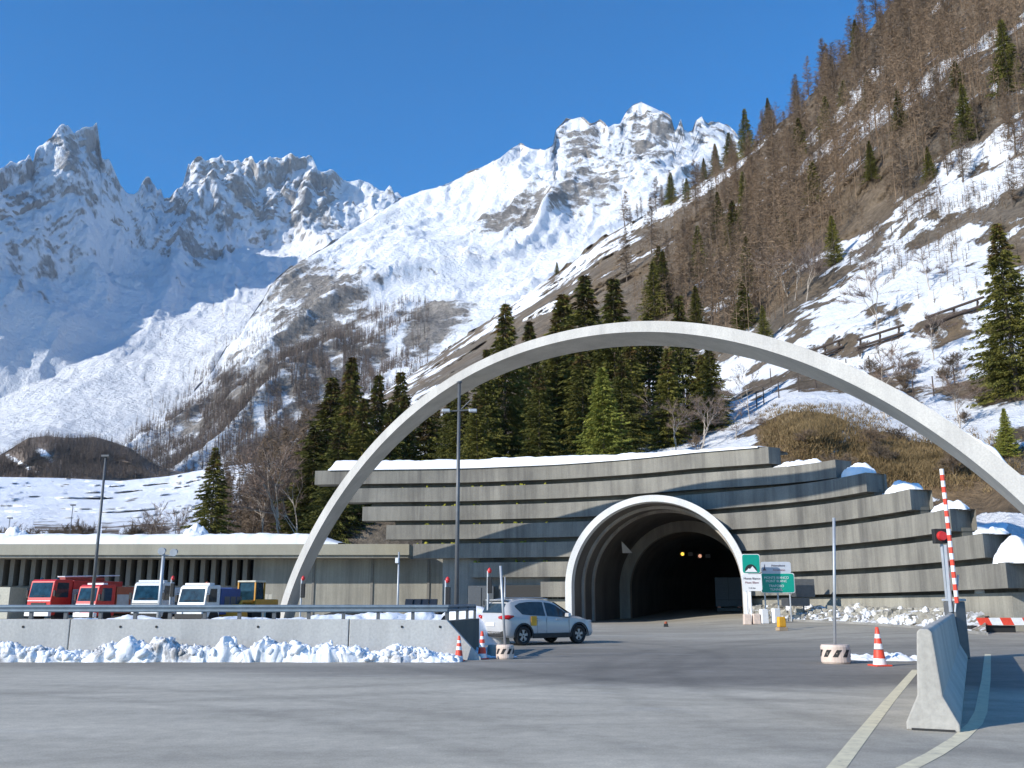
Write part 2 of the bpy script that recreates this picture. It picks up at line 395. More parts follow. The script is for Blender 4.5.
def tri_mesh(name, V, T, mats, mi=None, parent=None):
    me = bpy.data.meshes.new(name)
    V = np.asarray(V, np.float32); T = np.asarray(T, np.int32)
    me.vertices.add(len(V)); me.vertices.foreach_set('co', V.ravel())
    me.loops.add(T.size); me.loops.foreach_set('vertex_index', T.ravel())
    me.polygons.add(len(T)); me.polygons.foreach_set('loop_start', np.arange(0, T.size, 3, dtype=np.int32))
    me.polygons.foreach_set('loop_total', np.full(len(T), 3, dtype=np.int32))
    me.update(calc_edges=True)
    for m in (mats if isinstance(mats, (list, tuple)) else [mats]): me.materials.append(m)
    if mi is not None: me.polygons.foreach_set('material_index', np.asarray(mi, np.int32))
    o = bpy.data.objects.new(name, me); col.objects.link(o)
    if parent is not None: o.parent = parent
    return o

# ------------------------------------------------------------------ light and sky
TRAV = Vector((0.85, 0.53, 0)).normalized()
ELEV = R(25.0)
sd = bpy.data.lights.new('sun', 'SUN'); so = bpy.data.objects.new('sun', sd); col.objects.link(so)
sd.energy = 5.0; sd.angle = R(0.5); sd.color = (1.0, 0.94, 0.84)
dirv = Vector((TRAV.x * math.cos(ELEV), TRAV.y * math.cos(ELEV), -math.sin(ELEV)))
so.rotation_euler = dirv.to_track_quat('-Z', 'Y').to_euler(); so.location = (-50, -40, 60)
w = bpy.data.worlds.new('World'); sc.world = w; w.use_nodes = True
wn = w.node_tree; bg = wn.nodes['Background']
sky = wn.nodes.new('ShaderNodeTexSky'); sky.sky_type = 'NISHITA'; sky.sun_disc = False
sky.sun_elevation = ELEV; sky.sun_rotation = math.atan2(-TRAV.x, -TRAV.y) % (2 * math.pi)
sky.altitude = 1400; sky.air_density = 1.0; sky.dust_density = 0.15; sky.ozone_density = 4.2
hs = wn.nodes.new('ShaderNodeHueSaturation'); hs.inputs['Saturation'].default_value = 1.36; hs.inputs['Value'].default_value = 1.15
wn.links.new(sky.outputs[0], hs.inputs['Color']); wn.links.new(hs.outputs[0], bg.inputs[0])
bg.inputs[1].default_value = 0.15
sc.view_settings.view_transform = 'Standard'; sc.view_settings.look = 'None'
sc.view_settings.exposure = 0.38; sc.view_settings.gamma = 1; sc.view_settings.use_curve_mapping = False

# ------------------------------------------------------------------ ground
def smooth(a, b, x): t = np.clip((x - a) / (b - a), 0, 1); return t * t * (3 - 2 * t)
def ground_z(x, y): return 0.0125 * np.clip(np.asarray(y, float) - 30, 0, 45) * smooth(9, 18, np.asarray(x, float))
xs = np.concatenate([np.linspace(-9000, -90, 12), np.linspace(-80, 80, 81), np.linspace(90, 9000, 12)])
ys = np.concatenate([np.linspace(-3000, -30, 6), np.linspace(-25, 125, 76), np.linspace(140, 12000, 14)])
X, Y = np.meshgrid(xs, ys)
tag(grid_mesh('asphalt_ground', X, Y, ground_z(X, Y), M['asphalt'], smooth=True), 'grey salt-streaked asphalt forecourt and roadway', None, None, 'structure')

def line_strip(pts, w0):
    """painted line along ground points"""
    mb = MB(); vs = []
    for i, (p, ww) in enumerate(pts):
        a = pts[max(i - 1, 0)][0]; b = pts[min(i + 1, len(pts) - 1)][0]
        d = (b - a).normalized(); n = Vector((d.y, -d.x, 0)) * ww / 2
        vs += [(p - n) + Vector((0, 0, 0.004)), (p + n) + Vector((0, 0, 0.004))]
    mb.add(vs, [(2 * i, 2 * i + 1, 2 * i + 3, 2 * i + 2) for i in range(len(pts) - 1)])
    return mb
def densify(pp, n=8):
    out = []
    for (a, b) in zip(pp[:-1], pp[1:]):
        for i in range(n): t = i / n; out.append((a[0].lerp(b[0], t), a[1] * (1 - t) + b[1] * t))
    return out + [pp[-1]]
l1 = [(G(916, 670), 0.17), (G(890, 700), 0.17), (G(862, 735), 0.18), (G(838, 766), 0.18), (G(800, 815), 0.18)]
l2 = [(G(988, 652), 0.17), (G(986, 680), 0.17), (G(981, 712), 0.17), (G(975, 724), 0.18), (G(960, 738), 0.18), (G(935, 754), 0.18), (G(908, 768), 0.18), (G(870, 785), 0.18)]
mb = line_strip(densify(l1), 0); l = line_strip(densify(l2), 0); mb.add(l.v, l.f)
tag(mb.build('road_marking', M['paint'], normals=False), 'worn pale yellow lines painted on the asphalt beside the barrier', None, None, 'structure')

# ------------------------------------------------------------------ terrain lofts
class Surf:
    """a land surface through control lines (photo column -> row and true distance), displaced by noise"""
    def __init__(s, lines, disp, vd=None, fade=22):
        s.lines = [tuple(np.array(a, float) for a in l) for l in lines]; s.disp = disp; s.vd = vd; s.fade = fade
    def yd(s, px, v):
        nb = len(s.lines) - 1; v = np.clip(v, 0, nb - 1e-9); k = np.floor(v).astype(int); t = v - k
        ys = np.stack([np.interp(px, l[0], l[1]) for l in s.lines]); iD = np.stack([np.interp(px, l[0], 1 / l[2]) for l in s.lines])
        j = np.arange(px.size).reshape(px.shape)
        yf = ys.reshape(len(s.lines), -1); df = iD.reshape(len(s.lines), -1); kf = k.ravel(); jf = j.ravel(); tf = t.ravel()
        y = yf[kf, jf] * (1 - tf) + yf[kf + 1, jf] * tf; d = df[kf, jf] * (1 - tf) + df[kf + 1, jf] * tf
        y = y.reshape(px.shape); d = d.reshape(px.shape)
        if s.vd is not None:   # the depth follows a smoothed crest so that teeth on the skyline stay local
            raw = lambda q: np.interp(q, s.lines[-1][0], s.lines[-1][1])
            sm_ = np.mean([raw(px + o) for o in np.linspace(-26, 26, 14)], 0); lo = ys[-2]
            t2 = np.clip((y - lo) / np.minimum(sm_ - lo, -20), 0, 1.25); d2 = iD[-2] * (1 - t2) + iD[-1] * t2
            d = np.where(v > nb - 1, d2, d)
        return y, 1 / d
    def place(s, px, y, D):
        x0, y0, z0 = unproj(px, y, D)
        e = s.disp(px, y, x0, y0, z0)
        x, yy, z = unproj(px, y, D * (1 + e))
        if s.vd is not None:
            cy_ = np.interp(px, s.lines[-1][0], s.lines[-1][1])
            z = z + s.vd(px, y, x, yy, z) * smooth(0, s.fade, y - cy_)
        return x, yy, z
    def at(s, px, y):
        px = np.atleast_1d(np.asarray(px, float)); y = np.atleast_1d(np.asarray(y, float)); Ds = []
        for a, b in zip(px, y):
            yl = [np.interp(a, l[0], l[1]) for l in s.lines]; il = [np.interp(a, l[0], 1 / l[2]) for l in s.lines]
            Ds.append(1 / np.interp(-b, [-q for q in yl], il))
        return s.place(px, y, np.array(Ds))
    def build(s, name, pxs, rows, mat, snow, grass=None, jag=0.0, label=None, drop=0.5, kind='structure'):
        vs = np.concatenate([np.linspace(i, i + 1, r, endpoint=False) for i, r in enumerate(rows)] + [[len(rows)]])
        PX, V = np.meshgrid(pxs, vs)
        y, D = s.yd(PX, V)
        if jag:
            tt = np.clip((V - (len(rows) - 1)) , 0, 1) ** 6
            y = y + tt * jag * (fbm(PX / 9.0, 0 * PX, 0 * PX, 4, 91) - 0.1)
        x, yy, z = s.place(PX, y, D)
        S = snow(PX, y, x, yy, z); Gs = grass(PX, y, x, yy, z) if grass else None
        # far side of the ridge
        xb = np.stack([x[-1] * k for k in (1.06, 1.25)]); yb = np.stack([yy[-1] * k for k in (1.06, 1.25)])
        zb = np.stack([z[-1] * k for k in (0.93, drop)])
        x = np.vstack([x, xb]); yy = np.vstack([yy, yb]); z = np.vstack([z, zb])
        at = {'snow': np.vstack([S, S[-1:], S[-1:]])}
        if Gs is not None: at['grass'] = np.vstack([Gs, Gs[-1:], Gs[-1:]])
        return tag(grid_mesh(name, x, yy, z, mat, at), label, None, None, kind)
def blob(px, y, cx, cy, rx, ry, rot=0.0):
    c, s_ = math.cos(R(rot)), math.sin(R(rot)); dx = px - cx; dy = -(y - cy)
    u = (dx * c + dy * s_) / rx; v = (-dx * s_ + dy * c) / ry
    return np.exp(-(u * u + v * v))

# A: the far massif
def relief(px, y, X, Y, Z):
    c = X + 0.25 * Y; a = Y - 0.25 * X
    w = 90 * fbm(c / 500, a / 700, 0, 3, 2); up = 0.25 * smooth(450, 350, y) + 0.75 * smooth(320, 250, y)
    return up * (72 * (ridged((c + w) / 330, a / 1100, 0, 6, 3, 0.5) - 0.7) + 24 * (ridged((c + w) / 95, a / 260, 0, 4, 6, 0.5) - 0.7)) + (0.45 + 0.55 * up) * 26 * fbm(c / 180, a / 200, 0, 6, 8, 0.55)
crA = [(-420, 40), (-300, 70), (-160, 120), (-60, 165), (0, 172), (10, 165), (25, 163), (29, 158), (33, 163), (36, 148), (48, 140), (60, 129), (68, 126), (73, 131), (84, 126), (97, 122), (100, 140), (102, 155), (112, 165), (120, 183),
       (128, 194), (134, 197), (139, 192), (143, 186), (149, 177), (153, 184), (157, 189), (161, 181), (165, 194), (170, 197), (174, 191), (182, 184), (188, 160), (194, 162), (201, 159), (213, 160), (221, 157), (226, 163), (236, 159), (243, 156), (252, 158), (256, 166), (270, 158), (280, 161), (287, 157), (302, 154), (312, 157),
       (318, 172), (330, 173), (345, 178), (360, 180), (375, 186), (385, 192), (400, 196), (425, 205), (470, 235)]
cx = [a for a, b in crA]; cy = [b for a, b in crA]
A = Surf([
    ([-420, 0, 200, 470], [540, 540, 540, 540], [1000, 1000, 1200, 1500]),
    ([-420, 0, 60, 120, 200, 280, 470], [430, 455, 452, 462, 445, 420, 420], [1500, 1800, 1850, 1900, 2100, 2300, 2500]),
    ([-420, 0, 40, 100, 150, 200, 235, 270, 330, 400, 470], [360, 400, 380, 350, 326, 303, 292, 285, 262, 250, 270], [1800, 2450, 2570, 2860, 3130, 3400, 3600, 3800, 4200, 4500, 4600]),
    ([-420, 0, 100, 150, 200, 260, 330, 400, 470], [250, 270, 262, 262, 255, 240, 222, 225, 250], [1950, 2750, 3350, 3700, 4050, 4450, 4750, 4900, 5000]),
    (cx, cy, list(np.interp(cx, [-420, 0, 97, 160, 220, 300, 345, 470], [2100, 3100, 3700, 4150, 4600, 4900, 5100, 5500]))),
], lambda px, y, X, Y, Z: (
    0.010 * fbm(X / 400, Y / 700, Z / 500, 3, 12) * smooth(500, 400, y) + 0.009 * sharp(X / 75, Y / 300, Z / 230, 5, 13) * smooth(290, 200, y)), relief, 8)
def snowA(px, y, X, Y, Z):
    s = 0.36 + 0.34 * smooth(300, 350, y) + 0.05 * fbm(X / 300, Y / 300, Z / 300, 3, 5)
    s = s - 0.38 * blob(px, y, 70, 150, 45, 26) - 0.30 * blob(px, y, 150, 186, 16, 10) - 0.20 * blob(px, y, 230, 185, 60, 28) - 0.35 * blob(px, y, 318, 205, 22, 26, -50)
    s = s - 0.22 * blob(px, y, 30, 250, 40, 45) - 0.25 * blob(px, y, 60, 295, 60, 20, -30) - 0.3 * blob(px, y, 110, 368, 22, 9, 20) - 0.25 * blob(px, y, 175, 230, 60, 25, -30) - 0.3 * blob(px, y, 95, 330, 40, 7)
    s = s + 0.3 * blob(px, y, 360, 195, 40, 14, -10) + 0.3 * blob(px, y, 130, 340, 90, 25, 10) + 0.25 * blob(px, y, 110, 230, 40, 60, -30)
    return s
A.build('mountain', np.arange(-420, 472, 1.7), (14, 70, 70, 85), M['massif'], snowA, jag=3.5, label='far jagged massif of grey rock and blue-shaded snow under the sky')

# B: the snow ridge in the middle
def relief2(px, y, X, Y, Z):
    c = 0.85 * X - 0.5 * Y; a = 0.5 * X + 0.85 * Y; w = 70 * fbm(c / 300, a / 500, 0, 3, 22); nr = smooth(900, 2600, Y)
    return (0.45 + 0.55 * nr) * (48 * (ridged((c + w) / 270, a / 700, 0, 6, 23, 0.5) - 0.7) + 12 * (ridged((c + w) / 80, a / 190, 0, 5, 26, 0.55) - 0.7)) + 13 * fbm(c / 150, a / 170, 0, 6, 28, 0.55)
crB = [(70, 470), (100, 462), (130, 445), (160, 420), (190, 396), (212, 372), (226, 348), (240, 336), (248, 322), (262, 302), (270, 287), (285, 272), (300, 262), (330, 245), (350, 231), (385, 209), (400, 199), (425, 190), (445, 186), (465, 175), (482, 167),
       (500, 158), (512, 148), (520, 144), (532, 149), (545, 150), (553, 146), (556, 130), (566, 121), (580, 117), (590, 126), (600, 121), (607, 128), (614, 124), (620, 124), (625, 114), (632, 106), (641, 102), (652, 107), (662, 112), (671, 118),
       (675, 132), (681, 121), (684, 130), (692, 133), (697, 120), (702, 118), (708, 126), (718, 122), (728, 126), (740, 140), (800, 175), (900, 230)]
cx = [a for a, b in crB]; cy = [b for a, b in crB]
B = Surf([
    ([70, 200, 300, 450, 600, 900], [520, 530, 545, 560, 560, 560], [950, 850, 800, 750, 750, 750]),
    ([70, 130, 200, 262, 330, 420, 500, 600, 700, 900], [476, 472, 470, 440, 400, 360, 330, 280, 230, 300], [1300, 1250, 1150, 1150, 1250, 1350, 1450, 1600, 1700, 1800]),
    ([70, 130, 200, 262, 330, 400, 480, 560, 640, 720, 900], [473, 458, 420, 352, 300, 268, 258, 232, 205, 195, 270], [1380, 1450, 1600, 1800, 1950, 2150, 2300, 2450, 2600, 2800, 3000]),
    (cx, cy, list(np.interp(cx, [70, 130, 262, 400, 520, 640, 900], [1420, 1600, 2300, 3000, 3200, 3500, 3800]))),
], lambda px, y, X, Y, Z: (
    0.010 * fbm(X / 400, Y / 600, Z / 500, 3, 32) + (0.010 * sharp(X / 60, Y / 200, Z / 130, 5, 33)) * smooth(230, 150, y)), relief2, 7)
def snowB(px, y, X, Y, Z):
    s = 0.46 + 0.06 * fbm(X / 160, Y / 160, Z / 160, 4, 35)
    s = s - 0.75 * blob(px, y, 320, 276, 58, 24, 8) - 0.45 * blob(px, y, 350, 320, 70, 34, 0) - 0.45 * blob(px, y, 195, 430, 80, 22, 38) - 0.85 * blob(px, y, 520, 205, 64, 17, 18) - 0.28 * blob(px, y, 470, 215, 30, 12, 10)
    s = s - 0.55 * blob(px, y, 575, 138, 28, 16) - 0.5 * blob(px, y, 650, 135, 32, 30) - 0.5 * blob(px, y, 590, 175, 34, 22) - 0.20 * blob(px, y, 700, 135, 20, 10)
    s = s - 1.0 * blob(px, y, 432, 318, 34, 20, 25) - 0.45 * blob(px, y, 280, 375, 90, 46, 35) - 0.3 * blob(px, y, 350, 365, 90, 25, 10) - 0.2 * blob(px, y, 490, 300, 60, 14)
    s = s + 0.45 * blob(px, y, 440, 230, 90, 30, 15) + 0.4 * blob(px, y, 560, 245, 90, 22, 18) + 0.35 * blob(px, y, 540, 175, 25, 20) + 0.4 * blob(px, y, 470, 185, 70, 16, 22)
    s = s + 0.6 * blob(px, y, 395, 325, 9, 34, 10)
    return s
B.build('mountain_ridge', np.arange(70, 902, 1.6), (30, 80, 80, 95), M['mid'], snowB, jag=2.5, label='bright snow ridge with grey crags rising behind the tunnel')

# C: wooded moraine, E: lumpy snowfield in the valley
C_ = Surf([
    ([-150, 200], [540, 540], [450, 450]),
    ([-150, 0, 60, 120, 200, 260], [480, 478, 479, 480, 476, 480], [880, 880, 880, 900, 950, 1000]),
    ([-150, -60, 0, 12, 28, 45, 70, 95, 110, 130, 150, 170, 200, 260], [430, 445, 455, 448, 438, 436, 438, 437, 441, 448, 462, 470, 474, 474], [1050, 1050, 1020, 1020, 1000, 1000, 1000, 1020, 1040, 1060, 1100, 1150, 1200, 1200]),
], lambda px, y, X, Y, Z: 0.02 * fbm(X / 50, Y / 50, Z / 50, 4, 41))
def snowC(px, y, X, Y, Z): return -0.05 + 0.55 * blob(px, y, 15, 460, 26, 3.5, -30) + 0.7 * blob(px, y, 45, 455, 14, 5, -40) + 0.3 * blob(px, y, 150, 470, 20, 8)
C_.build('moraine_hill', np.arange(-150, 262, 1.6), (8, 30, 40), M['field'], snowC, label='dark wooded moraine low at the left')
E_ = Surf([
    ([-200, 330], [600, 600], [96, 96]),
    ([-200, 0, 100, 200, 330], [560, 560, 560, 560, 560], [125, 125, 125, 125, 125]),
    ([-200, 0, 100, 200, 330], [520, 520, 520, 516, 500], [300, 300, 300, 290, 280]),
    ([-200, 0, 60, 120, 170, 200, 260, 330], [472, 477, 478, 481, 476, 470, 462, 450], [820, 820, 820, 820, 800, 780, 700, 600]),
], lambda px, y, X, Y, Z: 0.035 * fbm(X / 30, Y / 40, Z / 40, 5, 51) + 0.012 * fbm(X / 12, Y / 12, Z / 12, 4, 52))
def snowE(px, y, X, Y, Z): return 0.95 + 0.10 * fbm(X / 20, Y / 20, Z / 20, 4, 55) - 0.75 * smooth(510, 530, y) * (0.4 + 0.6 * (vnoise(px / 22, y / 30, 0, 3) > 0)) - 0.6 * blob(px, y, 130, 500, 14, 6)
E_.build('snowfield', np.arange(-200, 332, 1.6), (6, 45, 50), M['field'], snowE, label='lumpy valley snowfield behind the service building')

# D: the near hillside on the right
HL = [
    ([-120, 100, 250, 313, 330, 470, 600, 700, 770, 790, 834, 865, 910, 951, 985, 1009, 1060, 1180],
     [600, 600, 592, 580, 565, 545, 492, 492, 484, 484, 484, 494, 512, 536, 562, 590, 612, 620],
     [112, 110, 108, 104, 102, 99, 84, 77, 72, 69, 66, 63, 59, 55, 51, 48, 46, 40]),
    ([-120, 100, 250, 313, 330, 470, 600, 700, 770, 790, 834, 865, 910, 951, 985, 1009, 1060, 1180],
     [595, 585, 560, 540, 520, 480, 458, 455, 444, 446, 458, 474, 492, 508, 522, 530, 540, 560],
     [125, 125, 120, 115, 112, 108, 92, 84, 78, 75, 72, 70, 67, 62, 58, 54, 52, 46]),
    ([-120, 100, 250, 330, 420, 500, 600, 700, 800, 900, 1024, 1180],
     [590, 570, 520, 470, 440, 430, 420, 400, 360, 345, 320, 270],
     [260, 230, 210, 190, 170, 160, 150, 138, 120, 108, 98, 90]),
    ([-120, 100, 180, 250, 330, 420, 500, 560, 600, 650, 700, 740, 770, 800, 840, 885, 950, 1024, 1180],
     [580, 556, 535, 492, 428, 368, 312, 272, 240, 212, 184, 158, 133, 108, 66, 12, -60, -130, -260],
     [420, 420, 450, 620, 640, 600, 540, 500, 470, 440, 405, 375, 350, 330, 305, 280, 255, 235, 200]),
]
def hdisp(px, y, X, Y, Z):
    fade = smooth(60, 110, Y)
    e = 0.030 * fbm((X + 0.5 * Y) / 28, (Y - 0.5 * X) / 70, Z / 30, 5, 61) * fade + 0.012 * fbm(X / 7, Y / 7, Z / 7, 4, 62) * (0.3 + 0.7 * fade)
    e = e - 0.10 * blob(px, y, 812, 428, 42, 22) - 0.05 * blob(px, y, 900, 462, 60, 22, -20) 
    return e
H = Surf(HL, hdisp)
def snowH(px, y, X, Y, Z):
    a = (X + 0.49 * Y) * 0.9; b = (Y - 0.49 * X) * 0.9
    n = fbm(a / 11.0, b / 60.0, Z / 60.0, 5, 71, 0.55)
    s = 0.24 + 0.50 * n + 0.10 * fbm(X / 4, Y / 4, Z / 4, 3, 73)
    s = s + 0.36 * blob(px, y, 900, 300, 130, 65, 30) + 0.42 * blob(px, y, 790, 395, 80, 34, 25) + 0.22 * blob(px, y, 900, 225, 110, 34, 40) + 0.75 * blob(px, y, 935, 385, 95, 38, 20) + 0.55 * blob(px, y, 730, 410, 60, 40, 30) + 0.6 * blob(px, y, 660, 440, 50, 25)
    s = s + 0.16 * blob(px, y, 1000, 160, 90, 60, 40) + 0.24 * blob(px, y, 920, 70, 90, 24, 35) + 0.22 * blob(px, y, 960, 230, 80, 20, 35) + 0.3 * blob(px, y, 640, 425, 40, 40)
    line = np.interp(px, HL[3][0], HL[3][1])
    s = s + 0.75 * np.exp(-((y - line - 9 - 3 * vnoise(px / 40, 0, 0, 9)) / np.interp(px, [400, 500, 640, 740, 800], [5, 8, 10, 6, 3])) ** 2) * smooth(385, 430, px) * smooth(860, 760, px) * (0.55 + 0.45 * (vnoise(px / 25, y / 60, 0, 77) + 0.5))
    s = s - 0.40 * blob(px, y, 630, 300, 110, 50, 38) - 0.1 * blob(px, y, 720, 230, 60, 40) + 0.35 * blob(px, y, 860, 175, 60, 16, 35) + 0.45 * blob(px, y, 740, 285, 60, 12, 45) - 0.25 * blob(px, y, 500, 360, 80, 40, 30) - 0.2 * blob(px, y, 800, 200, 60, 40)
    s = s - 0.9 * blob(px, y, 370, 530, 60, 30)
    gr = 1.6 * blob(px, y, 805, 430, 42, 17) + 1.5 * blob(px, y, 905, 462, 80, 22, -18) + 0.5 * blob(px, y, 930, 352, 40, 9, 25) + 0.7 * blob(px, y, 1005, 385, 30, 16, 20) + 0.15 * blob(px, y, 860, 215, 50, 22) + 0.5 * blob(px, y, 760, 375, 30, 14, 30)
    s = s - gr * 0.75 + 1.5 * blob(px, y, 846, 436, 30, 7, 50)
    s = s + 1.2 * smooth(965, 985, px) * smooth(505, 520, y) + 1.0 * blob(px, y, 860, 466, 18, 6) + 0.8 * blob(px, y, 905, 484, 25, 5) + 0.7 * blob(px, y, 850, 500, 200, 6)
    return s
def grassH(px, y, X, Y, Z):
    g = 0.25 + 1.1 * blob(px, y, 812, 430, 60, 26) + 1.1 * blob(px, y, 905, 462, 95, 30, -18) + 0.1 * blob(px, y, 860, 200, 110, 60) + 0.5 * blob(px, y, 960, 380, 90, 60) + 0.3 * fbm(X / 20, Y / 20, Z / 20, 3, 81)
    return np.clip(g, 0, 1)
H.build('hillside', np.arange(-120, 1182, 2.2), (14, 60, 110, 210), M['hill'], snowH, grassH, label='steep brown hillside with snow patches right of the tunnel', jag=3)

# ------------------------------------------------------------------ trees
def blades(rng, base, d, L, W, n3=None):
    """thin leaf/twig triangles: base (n,3), direction (n,3), length, width"""
    n = len(base); d = d / np.maximum(np.linalg.norm(d, axis=1, keepdims=True), 1e-9)
    r = rng.normal(size=(n, 3)); s = np.cross(d, r); s /= np.maximum(np.linalg.norm(s, axis=1, keepdims=True), 1e-9)
    L = np.broadcast_to(L, n)[:, None]; W = np.broadcast_to(W, n)[:, None]
    V = np.empty((n, 3, 3)); V[:, 0] = base - s * W / 2; V[:, 1] = base + s * W / 2; V[:, 2] = base + d * L
    return V.reshape(-1, 3)
def make_tris(name, V, mats, mi=None, parent=None):
    T = np.arange(len(V)).reshape(-1, 3); return tri_mesh(name, V, T, mats, mi, parent)
def trunk(mb, h, r, lean=0.0, n=7):
    pts = []; ra = []
    for i in range(6):
        t = i / 5; pts.append((lean * t * h * 0.05 + math.sin(t * 5) * 0.01 * h * 0.3, 0, h * t - 0.4 * (i == 0))); ra.append(r * (1 - t * 0.93) * (1.25 if i == 0 else 1))
    mb.tube(pts, ra, n)
def spruce(h, wid, seed, mats, bare=0.06, dens=1.0, droop=0.35):
    rg = np.random.default_rng(seed)
    root = empty('spruce_tree', (0, 0, -500))
    t = MB(); trunk(t, h, 0.012 * h + 0.04)
    tr = t.build('trunk', M['bark'], root, smooth=True)
    bs, ds, Ls, Ws, tops = [], [], [], [], []
    z = bare * h
    while z < h * 0.985:
        f = 1 - z / h
        rad = wid * h * (f ** 0.92) * rg.uniform(0.82, 1.1) + 0.12
        nb = int((6 + 5 * f) * dens)
        a0 = rg.uniform(0, 6.28)
        for k in range(nb):
            a = a0 + 6.283 * k / nb + rg.normal() * 0.22; rr = rad * rg.choice([0.6, 0.85, 1.0, 1.15]) * rg.uniform(0.85, 1.1)
            if rg.random() < 0.06: continue
            dirh = np.array([math.cos(a), math.sin(a), 0]); side = np.array([-math.sin(a), math.cos(a), 0])
            m = int((8 + rr * 17) * dens)
            s = rg.uniform(0.04, 1.0, m) ** 0.75
            sag = -droop * rr * s ** 1.2 + 0.16 * rr * s ** 3 + rg.normal() * 0.05 * rr
            wsp = 0.26 * rr * (1 - s) ** 0.8 + 0.10
            off = rg.uniform(-1, 1, m)
            p = dirh[None] * (s * rr)[:, None] + side[None] * (off * wsp)[:, None]
            p[:, 2] = z + sag + rg.normal(size=m) * 0.05 - 0.04 * rr * np.abs(off)
            d = dirh[None] * (0.7 + 0.5 * rg.random(m))[:, None] + side[None] * (off * 0.9)[:, None]
            d[:, 2] = rg.uniform(-0.95, 0.05, m)
            bs.append(p); ds.append(d); Ls.append(rg.uniform(0.24, 0.52, m) * (0.65 + 0.022 * h)); Ws.append(rg.uniform(0.08, 0.18, m) * (0.65 + 0.022 * h))
            tops.append(np.full(m, 1 if (z > h * 0.80 and rg.random() < 0.5) else 0))
        z += h * (0.010 + 0.010 * f) * rg.uniform(0.6, 1.4) + 0.06
    V = blades(rg, np.vstack(bs), np.vstack(ds), np.concatenate(Ls), np.concatenate(Ws))
    cr = make_tris('crown', V, mats, np.concatenate(tops) if len(mats) > 1 else None, root)
    return root, [tr, cr]
def larch(h, wid, seed, n=1.0):
    rg = np.random.default_rng(seed)
    root = empty('larch_tree', (0, 0, -500))
    t = MB(); trunk(t, h, 0.010 * h + 0.03, rg.normal(), 6)
    bs, ds, Ls, Ws = [], [], [], []
    z = 0.16 * h
    while z < h * 0.99:
        f = 1 - z / h
        for k in range(rg.integers(2, 5)):
            a = rg.uniform(0, 6.283); rr = (wid * h * f ** 0.7 + 0.15) * rg.uniform(0.45, 1.15)
            up = rg.uniform(-0.12, 0.38)
            dh = np.array([math.cos(a), math.sin(a), up])
            tip = np.array([0, 0, z]) + dh * rr
            t.tube([(0, 0, z), tuple(tip)], [0.035, 0.008], 3, False)
            m = int((4 + rr * 11) * n)
            s = rg.uniform(0.12, 1.05, m); p = np.array([0, 0, z])[None] + dh[None] * (s * rr)[:, None] + rg.normal(size=(m, 3)) * 0.05
            d = rg.normal(size=(m, 3)) * 0.8 + dh[None] * 0.9; d[:, 2] -= 0.15
            bs.append(p); ds.append(d); Ls.append(rg.uniform(0.35, 0.95, m)); Ws.append(rg.uniform(0.035, 0.085, m))
        z += h * 0.018 * rg.uniform(0.6, 1.3)
    tr = t.build('trunk', M['bark'], root, normals=False)
    cr = make_tris('crown', blades(rg, np.vstack(bs), np.vstack(ds), np.concatenate(Ls), np.concatenate(Ws)), M['larch'], None, root)
    return root, [tr, cr]
def broadleaf(name, h, seed, bark, twig, stems=1, spread=0.35, r0=0.09, levels=4, tw=5, part='trunk'):
    """bare deciduous tree or bush: forking limbs and fine twigs"""
    rg = np.random.default_rng(seed)
    root = empty(name, (0, 0, -500)); t = MB(); bs, ds, Ls, Ws = [], [], [], []
    def grow(p, d, L, r, lv):
        e = p + d * L; midp = p + d * L * 0.5 + rg.normal(size=3) * 0.04 * L
        t.tube([tuple(p), tuple(midp), tuple(e)], [r, r * 0.82, r * 0.65], 5 if lv > 2 else 3, False)
        if lv <= 2:
            m = int(tw * (3 - lv) + 2); s = rg.random(m)
            bs.append(p[None] + (e - p)[None] * s[:, None]); dd = rg.normal(size=(m, 3)) * 0.7 + d[None]; dd[:, 2] += 0.25
            ds.append(dd); Ls.append(rg.uniform(0.3, 0.9, m) * h * 0.09 + 0.1); Ws.append(np.full(m, 0.012 + 0.0022 * h))
        if lv == 0: return
        for k in range(rg.integers(2, 4) + (lv > 2)):
            nd = d + rg.normal(size=3) * spread * (1.5 if lv < levels else 1); nd[2] = max(nd[2], 0.1); nd = nd / np.linalg.norm(nd)
            st = p + (e - p) * rg.uniform(0.45, 1.0)
            grow(st, nd, L * rg.uniform(0.62, 0.86), r * 0.55, lv - 1)
    for i in range(stems):
        d = np.array([rg.normal() * (0.12 if stems == 1 else 0.35), rg.normal() * (0.12 if stems == 1 else 0.35), 1.0]); d /= np.linalg.norm(d)
        grow(np.array([rg.normal() * 0.1 * (stems > 1), rg.normal() * 0.1 * (stems > 1), -0.2]), d, h * 0.33, r0, levels)
    tr = t.build(part, bark, root, normals=False)
    cr = make_tris('crown', blades(rg, np.vstack(bs), np.vstack(ds), np.concatenate(Ls), np.concatenate(Ws)), twig, None, root)
    return root, [tr, cr]
USED = set()
def plant(proto, loc, rz, s, label, group, cat='tree'):
    root, kids = proto; kx = random.uniform(0.85, 1.3) if 'spruce' in root.name else random.uniform(0.85, 1.2); s3 = (s * kx, s * kx, s)
    if root.name not in USED:
        USED.add(root.name); root.location = loc; root.rotation_euler = (0, 0, rz); root.scale = s3
        return tag(root, label, cat, group)
    c = copy_tree(root, kids, loc, rz, s3, label, group, cat); c.rotation_euler = (random.gauss(0, 0.02), random.gauss(0, 0.02), rz); return c
SP = [spruce(20, 0.26, 100 + i, [M['spruce'], M['sprucetop']], 0.04, 1.15, 0.42) for i in range(4)]
SL = [spruce(14, 0.30, 120, [M['light_spruce']], 0.02, 1.25, 0.25)]
SS = [spruce(12, 0.26, 130 + i, [M['spruce']], 0.05, 0.9, 0.3) for i in range(2)]
LA = [larch(18, 0.20, 200 + i, 1.15) for i in range(5)]
